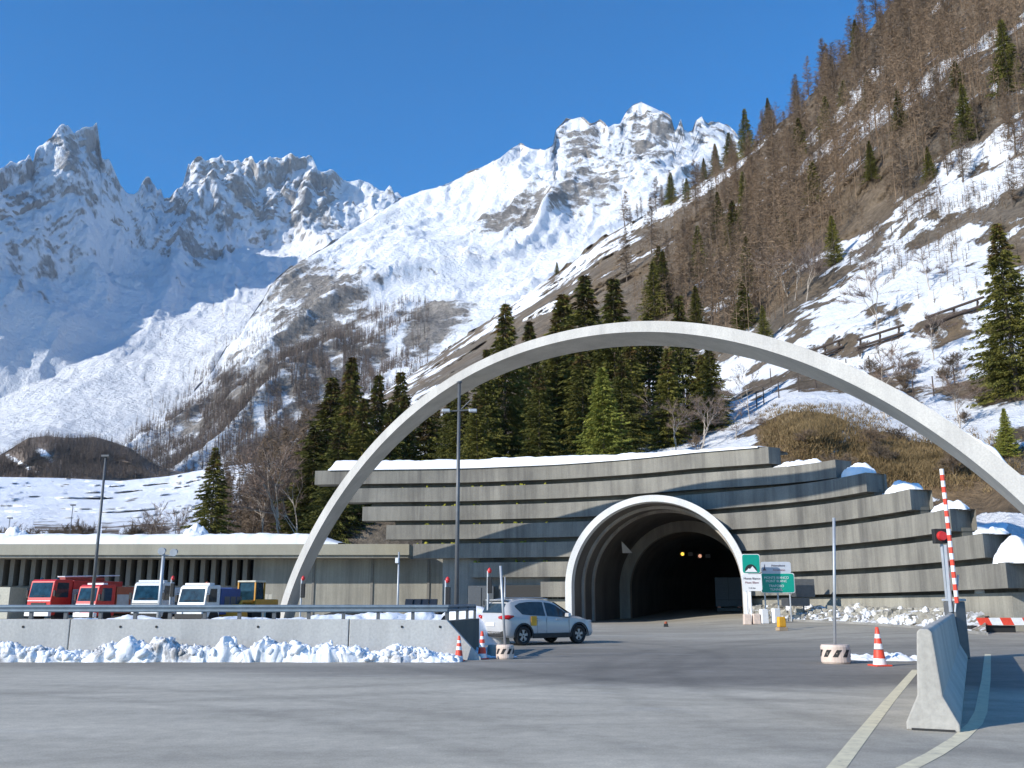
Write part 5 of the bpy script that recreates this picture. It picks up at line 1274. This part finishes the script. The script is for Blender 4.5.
plate(s2, 761.5, 561.8, 790.5, 573.2, DS2, M['signgrey'], 'grey_panel'); plate(s2, 761.3, 573.0, 794, 593, DS2 + 0.006, M['signwhite'], 'green_panel_rim', 0.05); plate(s2, 761.9, 573.6, 793.4, 592.4, DS2 - 0.012, M['green'], 'green_panel')
o_ = P(764.5, 568.5, DS2 - 0.03); mb = MB(); mb.prism([(o_.x - 0.12, o_.z - 0.12), (o_.x + 0.1, o_.z - 0.12), (o_.x + 0.02, o_.z + 0.05), (o_.x, o_.z + 0.28), (o_.x - 0.03, o_.z + 0.05)], DS2 - 0.03, DS2 - 0.015); mb.build('tower_symbol', M['ink'], s2, True)
text(s2, 'Attenzione', 778, 566.5, 0.19, DS2, M['ink']); text(s2, 'Attention', 779, 571, 0.19, DS2, M['inkred'])
for i, (s_, w_) in enumerate([('MONTE BIANCO', 0), ('MONT BLANC', 0), ('TRAFORO', 0), ('TUNNEL', 0)]):
    text(s2, s_, 776.5, [578.8, 582.2, 587.0, 590.6][i], 0.2, DS2 - 0.012, M['signwhite'])
for px in (764.5, 777.5, 789.5):
    a = P(px, 580, DS2); mb = MB(); mb.tube([(a.x, DS2 + 0.1, gz), (a.x, DS2 + 0.1, a.z)], 0.05, 8); mb.build('post', M['steel'], s2, True)
DS3 = 60.5; b = P(803, 617, DS3); gz = float(ground_z(b.x, DS3))
s3 = empty('dark_board', (b.x, DS3, gz), 0, 'dark blank board on a post right of the green signs', 'board')
plate(s3, 792, 579, 814, 597, DS3, M['darksteel'], 'board_panel', 0.12, 0.05); plate(s3, 782, 598, 809.5, 606, DS3 - 0.3, M['darksteel'], 'lower_panel', 0.12, 0.05)
a = P(804, 600, DS3); mb = MB(); mb.tube([(a.x, DS3 + 0.16, gz), (a.x, DS3 + 0.16, a.z + 0.5)], 0.05, 8); mb.build('post', M['darksteel'], s3, True)
for i, (px, mt, lab) in enumerate([(747, 'cream', 'pinkish concrete block at the foot of the left sign post'), (756, 'cream', 'pinkish concrete block between the sign posts'), (764, 'signwhite', 'white box under the left post of the wide sign'), (776, 'signwhite', 'white box under the middle post of the wide sign')]):
    c = P(px, 617, DS + 0.1 - 0.7); gz = float(ground_z(c.x, c.y)); e = empty('ballast_block', (c.x, c.y, gz), 0.1 * i, lab, 'block', 'ballast blocks under the signs')
    mb = MB(); mb.box((0, 0, 0.3 + 0.12 * (i > 1)), (0.45, 0.4, 0.6 + 0.24 * (i > 1)), 0, 0.9); mb.build('block_body', M[mt], e, bevel=0.04)

# hillside fences and wooden barriers
for i, (xa, ya, xb, yb, lab) in enumerate([(808, 352, 843, 339, 'lowest wooden snow barrier on the slope, half hidden behind the arch'), (857, 340, 904, 325, 'middle wooden snow barrier on the snowy slope'), (925, 318, 984, 297, 'highest wooden snow barrier on the slope, beside the large pine')]):
    pa, pb = hillpt(xa, ya + 8), hillpt(xb, yb + 10); D = (pa.y + pb.y) / 2
    A0, B0 = P(xa, ya, D - 1.0), P(xb, yb, D - 2.4)
    e = empty('snow_barrier', (A0.x, A0.y, A0.z - 1.2), 0, lab, 'snow barrier', 'wooden snow barriers')
    for k, dz in enumerate((0.0, -0.85, -1.15)):
        mb = MB(); o_ = Vector((0, 0.25 * k, dz)); mb.tube([A0 + o_, B0 + o_], 0.15, 8); mb.build('rail', M['wood'], e, True)
    for tt in (0.08, 0.5, 0.9):
        q = A0.lerp(B0, tt); mb = MB(); mb.tube([q + Vector((0, 0.1, 0.12)), q + Vector((0, 0.7, -2.0))], 0.11, 8); mb.tube([q + Vector((0, 0, -0.3)), q + Vector((0.3, 2.2, -1.9))], 0.1, 8); mb.build('post', M['wood'], e, True)
for i, (px, y) in enumerate([(764, 404), (779, 398), (799, 392), (816, 388), (757, 408), (851, 268), (874, 240), (892, 235), (914, 400), (934, 396), (955, 385), (985, 372), (847, 375), (870, 372), (771, 383)]):
    p = hillpt(px, y); e = empty('fence_post', p, 0, 'slim dark wooden fence post on the snow slope above the beams', 'fence post', 'fence posts on the slope')
    mb = MB(); mb.tube([(0, 0, -0.4), (0, 0, 1.9)], [0.07, 0.055], 6); mb.build('post_shaft', M['wood'], e)

# ------------------------------------------------------------------ white car
def wheel(parent, x, y, r, w_, side, rimmat='rim'):
    we = empty('wheel', (x, y, r)); we.parent = parent
    m1 = MB(); vs = []
    prf = [(r * 0.62, -w_ / 2), (r * 0.93, -w_ / 2), (r, -w_ * 0.36), (r, w_ * 0.36), (r * 0.93, w_ / 2), (r * 0.62, w_ / 2)]
    nn = 28
    for rr, yy_ in prf:
        for k in range(nn): a = 2 * math.pi * k / nn; vs.append((rr * math.cos(a), yy_, rr * math.sin(a)))
    m1.add(vs, [(i * nn + k, i * nn + (k + 1) % nn, ((i + 1) % 6) * nn + (k + 1) % nn, ((i + 1) % 6) * nn + k) for i in range(6) for k in range(nn)])
    m1.build('tyre', M['tyre'], we, smooth=True)
    m2 = MB(); yo = side * w_ * 0.38
    for k in range(5):
        a = 2 * math.pi * k / 5 + 0.3; ca, sa = math.cos(a), math.sin(a); hwid = r * 0.12
        pts = [(0.06 * r, -hwid * 0.7), (r * 0.6, -hwid * 1.5), (r * 0.6, hwid * 1.5), (0.06 * r, hwid * 0.7)]
        m2.add([(u * ca - v * sa, yo, u * sa + v * ca) for u, v in pts] + [(u * ca - v * sa, yo - side * 0.03, u * sa + v * ca) for u, v in pts], [(0, 1, 2, 3), (7, 6, 5, 4), (0, 4, 5, 1), (1, 5, 6, 2), (2, 6, 7, 3), (3, 7, 4, 0)])
    vs = [(q * math.cos(2 * math.pi * k / nn), yo + dy, q * math.sin(2 * math.pi * k / nn)) for q, dy in ((r * 0.57, 0), (r * 0.66, 0), (r * 0.66, -side * 0.05), (r * 0.57, -side * 0.05)) for k in range(nn)]
    m2.add(vs, [(i * nn + k, i * nn + (k + 1) % nn, ((i + 1) % 4) * nn + (k + 1) % nn, ((i + 1) % 4) * nn + k) for i in range(4) for k in range(nn)])
    m2.build('rim', M[rimmat], we)
    m3 = MB(); m3.tube([(0, yo - side * 0.06, 0), (0, yo - side * 0.05, 0)], r * 0.62, 24); m3.build('brake_disc', M['black'], we)
    return we
# rear-right wheel at photo (522,645), heading 37 degrees
rr_ = G(522, 645.5); yaw = R(37)
dirc = Vector((math.cos(yaw), math.sin(yaw), 0)); lft = Vector((-math.sin(yaw), math.cos(yaw), 0))
car_o = rr_ + lft * 0.80
car = empty('parked_car', car_o, yaw, 'white compact SUV with yellow panel on its door heading for the tunnel', 'car')
# stations: x (0 = rear axle), z bottom, half width low, belt z, half width belt, top z, half width top
ST = [(-0.83, 0.42, 0.66, 0.98, 0.66, 1.00, 0.62), (-0.80, 0.36, 0.80, 1.00, 0.80, 1.06, 0.66), (-0.72, 0.30, 0.87, 1.02, 0.86, 1.22, 0.66), (-0.55, 0.27, 0.905, 1.04, 0.89, 1.50, 0.64), (-0.38, 0.26, 0.915, 1.04, 0.90, 1.585, 0.64), (0.2, 0.25, 0.925, 1.02, 0.905, 1.635, 0.645),
      (0.8, 0.25, 0.925, 0.99, 0.905, 1.645, 0.65), (1.3, 0.25, 0.925, 0.965, 0.905, 1.62, 0.645), (1.65, 0.25, 0.925, 0.95, 0.905, 1.52, 0.64), (2.0, 0.25, 0.925, 0.94, 0.90, 1.32, 0.66), (2.35, 0.25, 0.92, 0.94, 0.89, 1.09, 0.72), (2.45, 0.25, 0.92, 0.94, 0.885, 1.05, 0.74),
      (2.9, 0.25, 0.91, 0.90, 0.86, 0.995, 0.70), (3.25, 0.26, 0.88, 0.84, 0.82, 0.92, 0.64), (3.42, 0.30, 0.80, 0.74, 0.74, 0.84, 0.56), (3.56, 0.36, 0.62, 0.62, 0.60, 0.68, 0.46)]
vs = []; nring = 14
for (x_, z0, w0, zb_, wb, zt, wt) in ST:
    half = [(0, z0), (w0 * 0.88, z0), (w0 * 0.98, z0 + 0.10), (w0, z0 + 0.30 * (zb_ - z0) / 0.7), (wb * 1.01, zb_ - 0.16), (wb, zb_), (wt, zt - 0.05), (wt * 0.82, zt - 0.005)]
    ring = [(x_, -a, b_) for a, b_ in half] + [(x_, 0, zt + 0.012)] + [(x_, a, b_) for a, b_ in reversed(half[1:])]
    nring = len(ring); vs += ring
mb = MB(); n = len(ST)
mb.add(vs, [(i * nring + j, (i + 1) * nring + j, (i + 1) * nring + (j + 1) % nring, i * nring + (j + 1) % nring) for i in range(n - 1) for j in range(nring)] + [tuple(range(nring)), tuple((n - 1) * nring + j for j in reversed(range(nring)))])
body = mb.build('body', [M['white'], M['black']], car, smooth=True)
# cut wheel arches
cut = MB()
for x_ in (0.0, 2.64):
    for s_ in (-1, 1): cut.tube([(x_, s_ * 0.55, 0.34), (x_, s_ * 1.2, 0.34)], 0.40, 28)
cob = cut.build('cutter', M['black'], car)
md = body.modifiers.new('b', 'BOOLEAN'); md.object = cob; md.operation = 'DIFFERENCE'; md.solver = 'EXACT'
dg = bpy.context.evaluated_depsgraph_get(); dg.update()
nme = bpy.data.meshes.new_from_object(body.evaluated_get(dg)); body.modifiers.clear(); body.data = nme; bpy.data.objects.remove(cob)
es = body.modifiers.new('e', 'EDGE_SPLIT'); es.split_angle = R(38)
def side_z(x_, t):   # point on greenhouse side
    a = np.array(ST); g_ = lambda c: float(np.interp(x_, a[:, 0], a[:, c]))
    zb_, wb, zt, wt = g_(3), g_(4), g_(5) - 0.05, g_(6); return wb + (wt - wb) * t, zb_ + (zt - zb_) * t
def side_panel(xs_, lo, hi, name, mat, s_, out_=0.012):
    mb = MB(); vs = []
    for (x_, l_, h_) in zip(xs_, lo, hi):
        for t in (l_, h_): w_, z_ = side_z(x_, t); vs.append((x_, s_ * (w_ + out_), z_))
    mb.add(vs, [(2 * i, 2 * i + 2, 2 * i + 3, 2 * i + 1) for i in range(len(xs_) - 1)]); return mb.build(name, mat, car, normals=False)
for s_ in (-1, 1):
    side_panel([-0.28, -0.05, 0.3, 0.55], [0.62, 0.12, 0.08, 0.08], [0.72, 0.86, 0.90, 0.90], 'rear_side_window', M['glass'], s_)
    side_panel([0.55, 0.85, 1.02], [0.08, 0.08, 0.08], [0.90, 0.90, 0.90], 'rear_door_window', M['glass'], s_)
    side_panel([1.10, 1.4, 1.65, 1.9, 2.12, 2.3], [0.08, 0.08, 0.08, 0.08, 0.10, 0.3], [0.90, 0.90, 0.88, 0.84, 0.78, 0.6], 'front_door_window', M['glass'], s_)
    mb = MB()
    for (x0_, x1_) in ((0.41, 2.23),): mb.box(((x0_ + x1_) / 2, s_ * 0.915, 0.33), (x1_ - x0_, 0.06, 0.17))
    mb.build('sill_cladding', M['black'], car, bevel=0.02)
    for x_ in (0.0, 2.64):   # arch trims
        mb = MB(); vs = []
        for k in range(19):
            a = R(-8 + 196 * k / 18); 
            for rr in (0.385, 0.455): vs += [(x_ + rr * math.cos(a), s_ * (0.94 if rr < 0.4 else 0.928), 0.34 + rr * math.sin(a))]
        mb.add(vs, [(2 * i, 2 * i + 2, 2 * i + 3, 2 * i + 1) for i in range(18)]); mb.build('arch_trim', M['black'], car, normals=False)
    mb = MB(); mb.box((2.02, s_ * 1.0, 1.06), (0.16, 0.22, 0.14), 0, 0.85); mb.box((2.03, s_ * 0.91, 1.0), (0.06, 0.1, 0.04)); mb.build('mirror', M['white'], car, bevel=0.03)
    for x_ in (0.72, 1.62):
        mb = MB(); mb.box((x_, s_ * 0.925, 0.90), (0.2, 0.03, 0.03)); mb.build('door_handle', M['white'], car, bevel=0.008)
    mb = MB(); mb.tube([(-0.3, s_ * 0.60, 1.60), (0.2, s_ * 0.61, 1.675), (1.0, s_ * 0.61, 1.675), (1.35, s_ * 0.60, 1.635)], 0.018, 6); mb.build('roof_rail', M['steel'], car)
    mb = MB(); mb.tube([(-0.82, s_ * 0.52, 0.985), (-0.80, s_ * 0.74, 0.985), (-0.66, s_ * 0.87, 0.995), (-0.45, s_ * 0.895, 1.03)], [0.05, 0.085, 0.085, 0.03], 10); mb.build('tail_light', M['taillight'], car, smooth=True)
    mb = MB(); mb.box((3.30, s_ * 0.70, 0.80), (0.26, 0.16, 0.12), -s_ * 0.5); mb.build('headlight', M['steel'], car, bevel=0.03)
    for x_ in (0.62, 1.06, 2.14):
        mb = MB(); mb.box((x_, s_ * 0.919, 0.70), (0.010, 0.012, 0.55)); mb.build('door_seam', M['darksteel'], car)
    for x_ in (0.0, 2.64): wheel(car, x_, s_ * 0.80, 0.345, 0.23, s_)
mb = MB(); mb.add([(-0.745, -0.60, 1.18 - 0.05), (-0.745, 0.60, 1.13), (-0.55, 0.57, 1.46), (-0.55, -0.57, 1.46)], [(0, 1, 2, 3)]); mb.v = [(x_ - 0.035, y_, z_ + 0.02) for x_, y_, z_ in mb.v]; mb.build('rear_window', M['glass'], car, normals=False)
mb = MB(); mb.add([(2.36, -0.68, 1.10), (2.36, 0.68, 1.10), (1.66, 0.58, 1.50), (1.66, -0.58, 1.50)], [(0, 1, 2, 3)]); mb.v = [(x_ + 0.03, y_, z_ + 0.025) for x_, y_, z_ in mb.v]; mb.build('windscreen', M['glass'], car, normals=False)
mb = MB(); mb.box((-0.70, 0, 0.42), (0.26, 1.5, 0.22)); mb.build('rear_bumper', M['black'], car, bevel=0.04)
mb = MB(); mb.box((-0.84, 0, 0.74), (0.03, 0.52, 0.12)); mb.build('number_plate', M['signwhite'], car)
mb = MB(); mb.box((-0.52, 0, 1.60), (0.26, 1.15, 0.03)); mb.build('spoiler', M['white'], car, bevel=0.01)
mb = MB(); mb.box((0.44, -0.945, 0.86), (0.26, 0.014, 0.34)); mb.build('yellow_sticker', M['yellow'], car)

# ------------------------------------------------------------------ trucks in the yard
def truck(name, px, D, yaw_, paint, h, label, cat, w_=2.45, cabl=1.9, body=None, bodyl=5.0, bodyh=None, grille=True, roofstuff=None, bodymat=None, glass='blueglass', wh=None, lightbar=None):
    x_ = P(px, 600, D).x; e = empty(name, (x_, D, 0), yaw_, label, cat)
    # cab with raked windscreen, front towards -Y
    pr = [(0.05, 0.55), (0.0, 0.75), (0.0, h * 0.52), (0.22, h - 0.12), (0.42, h), (cabl, h), (cabl, 0.55)]
    mb = MB(); mb.prism([(a, b_) for a, b_ in pr], -w_ / 2, w_ / 2, 'x'); mb.build('cab', M[paint], e, bevel=0.05)
    z0, z1 = h * 0.585, h - 0.22; f0, f1 = (z0 - h * 0.52) / (h - 0.12 - h * 0.52) * 0.22, (z1 - h * 0.52) / (h - 0.12 - h * 0.52) * 0.22
    mb = MB(); mb.add([(-w_ / 2 + 0.1, f0 - 0.02, z0), (w_ / 2 - 0.1, f0 - 0.02, z0), (w_ / 2 - 0.16, f1 - 0.02, z1), (-w_ / 2 + 0.16, f1 - 0.02, z1)], [(0, 1, 2, 3)]); mb.build('windscreen', M[glass], e, normals=False)
    for s_ in (-1, 1):
        mb = MB(); xx = s_ * (w_ / 2 + 0.008); mb.add([(xx, 0.35, z0), (xx, cabl - 0.35, z0), (xx, cabl - 0.35, z1), (xx, 0.50, z1)], [(0, 1, 2, 3)]); mb.build('side_window', M['glass'], e, normals=False)
        mb = MB(); mb.box((s_ * (w_ / 2 + 0.16), 0.1, h * 0.68), (0.16, 0.1, 0.42)); mb.tube([(s_ * w_ / 2, 0.15, h * 0.8), (s_ * (w_ / 2 + 0.16), 0.1, h * 0.8)], 0.02, 6); mb.build('mirror', M['black'], e)
        mb = MB(); mb.box((s_ * (w_ / 2 - 0.3), -0.03, 0.82), (0.34, 0.08, 0.2)); mb.build('headlight', M['signwhite'], e, bevel=0.02)
        for yy_ in ([0.95] + ([cabl + bodyl * 0.7] if body else [])):
            mb = MB(); mb.tube([(s_ * (w_ / 2 - 0.32), yy_, 0.5), (s_ * (w_ / 2 + 0.01), yy_, 0.5)], 0.5, 20); mb.build('wheel', M['tyre'], e)
    mb = MB(); mb.box((0, -0.015, h * 0.52 - 0.04), (w_ * 0.96, 0.03, 0.05)); mb.build('trim_stripe', M['darksteel' if paint != 'red' else 'conewhite'], e)
    for s_ in (-0.3, 0.3): mb = MB(); mb.box((s_, f0 - 0.05, z0 + 0.12), (0.5, 0.02, 0.03), 0.0); mb.build('wiper', M['black'], e)
    mb = MB(); mb.box((0, 0.0, 0.62), (w_ + 0.02, 0.3, 0.3)); mb.build('bumper', M['conewhite' if paint in ('red',) else 'black'], e, bevel=0.03)
    if grille: mb = MB(); mb.box((0, -0.01, h * 0.52 - 0.3), (w_ * 0.62, 0.06, 0.24)); mb.build('grille', M['black'], e)
    if body:
        bh = bodyh or h - 0.1
        mb = MB(); mb.box((0, cabl + 0.1 + bodyl / 2, 0.7 + (bh - 0.7) / 2), (w_, bodyl, bh - 0.7)); mb.build('cargo_body', M[bodymat or paint], e, bevel=0.04)
        mb = MB(); mb.box((0, cabl + bodyl / 2, 0.62), (w_ * 0.5, bodyl, 0.2)); mb.build('chassis', M['black'], e)
        for k in range(3):
            for s_ in (-1, 1):
                mb = MB(); mb.box((s_ * (w_ / 2 + 0.012), cabl + 0.7 + k * bodyl / 3.2, bh * 0.58), (0.02, bodyl / 3.8, bh * 0.42)); mb.build('opening_panel', M['steel' if paint == 'red' else 'darksteel'], e)
    if roofstuff: roofstuff(e, h, cabl, bodyl, w_)
    return e
def fire_roof(e, h, cl, bl, w_):
    for s_ in (-1, 1):
        mb = MB(); mb.lathe([(0, 0.16), (0.11, 0.12), (0.13, 0), (0, 0)], 12, (s_ * (w_ / 2 - 0.35), 0.8, h)); mb.build('beacon', M['blueglass'], e)
    mb = MB()
    for s_ in (-1, 1): mb.tube([(s_ * 0.3 + 0.5, cl * 0.7, h + 0.22), (s_ * 0.3 + 0.5, cl + bl, h + 0.42)], 0.05, 6)
    for k in range(12): yy_ = cl * 0.7 + (cl * 0.3 + bl) * k / 11.5; zz = h + 0.22 + 0.2 * k / 11.5; mb.tube([(0.2, yy_, zz), (0.8, yy_, zz)], 0.03, 5)
    mb.build('ladder', M['conewhite'], e)
    mb = MB(); mb.box((-0.5, cl + bl / 2, h + 0.12), (0.7, bl * 0.8, 0.26)); mb.build('roof_box', M['darkred'], e, bevel=0.03)
truck('fire_engine', 39, 70, R(-20), 'red', 3.05, 'large red fire engine with ladder on its roof, leftmost vehicle in the yard', 'fire engine', 2.2, 1.9, True, 5.0, 3.0, roofstuff=fire_roof, bodymat='red')
truck('fire_engine', 86, 66, R(-22), 'red', 2.62, 'smaller red fire engine with white roof edge, right of the large one', 'fire engine', 1.8, 1.7, True, 4.2, 2.5, bodymat='orange', roofstuff=lambda e, h, cl, bl, w_: [MB().box((0, 0.9, h + 0.05), (w_ * 0.8, 0.4, 0.14)).build('roof_board', M['conewhite'], e, bevel=0.02)])
def beacon(e, h, cl, bl, w_):
    MB().lathe([(0, 0.22), (0.1, 0.18), (0.12, 0), (0, 0)], 10, (0.5, 0.8, h)).build('beacon', M['orange'], e)
    MB().box((0, 0.75, h + 0.07), (w_ * 0.9, 0.5, 0.12)).build('roof_visor', M['signwhite'], e, bevel=0.02)
truck('service_truck', 146, 62, R(-6), 'offwhite', 2.72, 'white flat-nosed truck with black grille, left of the post with two floodlights', 'truck', 1.9, 1.9, True, 4.0, 2.4, bodymat='offwhite', roofstuff=beacon)
truck('dump_truck', 191, 60, R(-20), 'offwhite', 2.5, 'white truck with turquoise windscreen and blue load body, right of the floodlight post', 'truck', 2.05, 1.5, True, 2.0, 2.3, grille=False, bodymat='blue', roofstuff=beacon)
truck('small_van', 168, 74, R(0), 'blue', 2.5, 'dark blue-grey van half hidden behind the floodlight post', 'van', 1.8, 2.6)
# tan crate/container behind fire engine
e = empty('tan_container', (XD(124, 72), 72, 0), 0, 'tan and orange container between the small fire engine and the white truck', 'container')
MB().box((0, 0, 1.1), (1.7, 2.4, 2.0)).build('container_body', M['tan'], e, bevel=0.02); MB().box((0, 0, 2.25), (1.9, 2.5, 0.3)).build('container_lid', M['orange'], e, bevel=0.02)
# blue frame with slanted white boards
c = XD(230, 68); e = empty('blue_skip', (c, 68, 0), 0, 'dark blue container with slanted white boards, between the truck and the yellow loader', 'container')
MB().box((0, 0.9, 1.35), (2.3, 1.8, 2.2)).build('container_body', M['blue'], e, bevel=0.02)
for k in range(4):
    mb = MB(); x0_ = -0.6 + k * 0.42; mb.add([(x0_, -0.03, 0.7), (x0_ + 0.16, -0.03, 0.7), (x0_ + 0.0, -0.03, 1.9), (x0_ - 0.16, -0.03, 1.9), (x0_, -0.08, 0.7), (x0_ + 0.16, -0.08, 0.7), (x0_, -0.08, 1.9), (x0_ - 0.16, -0.08, 1.9)], [(0, 1, 2, 3), (4, 5, 6, 7), (0, 1, 5, 4), (1, 2, 6, 5), (2, 3, 7, 6), (3, 0, 4, 7)]); mb.build('white_board', M['beige'], e)
# wheel loader
e = empty('wheel_loader', (XD(257, 64), 64, 0), R(-15), 'yellow wheel loader with glazed cab beside the left foot of the arch', 'wheel loader')
MB().box((0, 1.8, 1.25), (1.5, 3.0, 0.8)).build('engine_hood', M['ochre'], e, bevel=0.08)
MB().box((0, 0.9, 2.15), (1.25, 1.2, 1.2), 0, 0.9).build('cab', M['blueglass'], e, bevel=0.03)
MB().box((0, 0.9, 2.8), (1.35, 1.35, 0.12)).build('cab_roof', M['beige'], e, bevel=0.03)
for sx in (-1, 1):
    for yy_ in (0.3, 1.5): MB().box((sx * 0.62, yy_, 2.15), (0.09, 0.09, 1.25)).build('cab_post', M['ochre'], e)
for sx in (-1, 1):
    for yy_ in (-0.1, 2.5): MB().tube([(sx * 0.6, yy_, 0.62), (sx * 1.05, yy_, 0.62)], 0.62, 20).build('wheel', M['tyre'], e)
    mb = MB(); mb.tube([(sx * 0.45, 0.3, 1.5), (sx * 0.45, -1.0, 1.5), (sx * 0.45, -1.7, 0.8)], 0.11, 8); mb.build('lift_arm', M['ochre'], e)
MB().prism([(-1.6, 0.3), (-2.3, 0.2), (-2.35, 0.9), (-1.75, 1.35)], -1.3, 1.3, 'x').build('bucket', M['ochre'], e, bevel=0.03)
# pale fence panel right of loader
e = empty('pale_panel', (XD(276, 70), 70, 0), 0, 'pale striped panel between the yellow loader and the arch foot', 'panel')
for k in range(4): MB().box((-0.45 + 0.3 * k, 0, 1.2), (0.24, 0.06, 1.6)).build('slat', M['beige'], e)
# dark low car behind the rail
cx0 = P(363, 600, 52)
e = empty('dark_car', (cx0.x, 52, 0), 0, 'dark low car of which the roof shows above the guardrail', 'car')
MB().prism([(-1.9, 0.3), (1.9, 0.3), (1.95, 0.7), (1.1, 0.85), (0.6, 1.32), (-0.9, 1.36), (-1.6, 0.95), (-1.95, 0.85)], -0.8, 0.8).build('body', M['black'], e, bevel=0.06)
MB().prism([(-0.8, 0.92), (0.85, 0.92), (0.5, 1.24), (-0.75, 1.27)], -0.812, -0.80).build('side_window', M['glass'], e)
for xx in (-1.25, 1.25): MB().tube([(xx, -0.82, 0.32), (xx, -0.6, 0.32)], 0.32, 20).build('wheel', M['tyre'], e)
# row of motor scooters
for k, px in enumerate((412, 420, 427.5, 436)):
    x_ = P(px, 600, 50).x
    e = empty('motor_scooter', (x_, 50, 0), R(-12), 'dark motor scooter parked in the short row behind the guardrail', 'motor scooter', 'row of scooters behind the guardrail')
    MB().prism([(-0.5, 0.4), (0.5, 0.35), (0.75, 0.75), (0.3, 0.85), (0.1, 0.55), (-0.2, 0.55), (-0.35, 1.15), (-0.5, 1.2), (-0.55, 0.7)], -0.13, 0.13, 'x').build('body', M['darksteel'], e, bevel=0.03)
    mb = MB(); mb.tube([(-0.3, -0.45, 1.25), (0.3, -0.45, 1.25)], 0.03, 6); mb.build('handlebar', M['black'], e)
    MB().prism([(-0.62, 1.2), (-0.45, 1.2), (-0.35, 1.62), (-0.45, 1.65)], -0.2, 0.2, 'x').build('windshield', M['darkglass'], e)
    MB().box((0, 0.62, 1.0), (0.4, 0.36, 0.34)).build('top_case', M['black'], e, bevel=0.04)
    for yy_ in (-0.6, 0.55): MB().tube([(-0.05, yy_, 0.25), (0.05, yy_, 0.25)], 0.25, 16).build('wheel', M['tyre'], e)

m = bpy.data.materials.new('air'); m.use_nodes = True; nt = m.node_tree; nt.nodes.clear()
out_ = nt.nodes.new('ShaderNodeOutputMaterial'); pv = nt.nodes.new('ShaderNodeVolumePrincipled'); pv.inputs['Color'].default_value = (0.80, 0.88, 1.0, 1); pv.inputs['Density'].default_value = 0.000028; pv.inputs['Anisotropy'].default_value = 0.0
nt.links.new(pv.outputs[0], out_.inputs['Volume'])
hz = MB().box((0, 4500, 1400), (19000, 16000, 2804)).build('haze', m); tag(hz, 'thin clear mountain air over the whole valley', None, None, 'stuff')
# prototypes never used are removed
for pr in SP + SL + SS + LA + BI + BU:
    if pr[0].name not in USED:
        for k in pr[1]: bpy.data.objects.remove(k)
        bpy.data.objects.remove(pr[0])
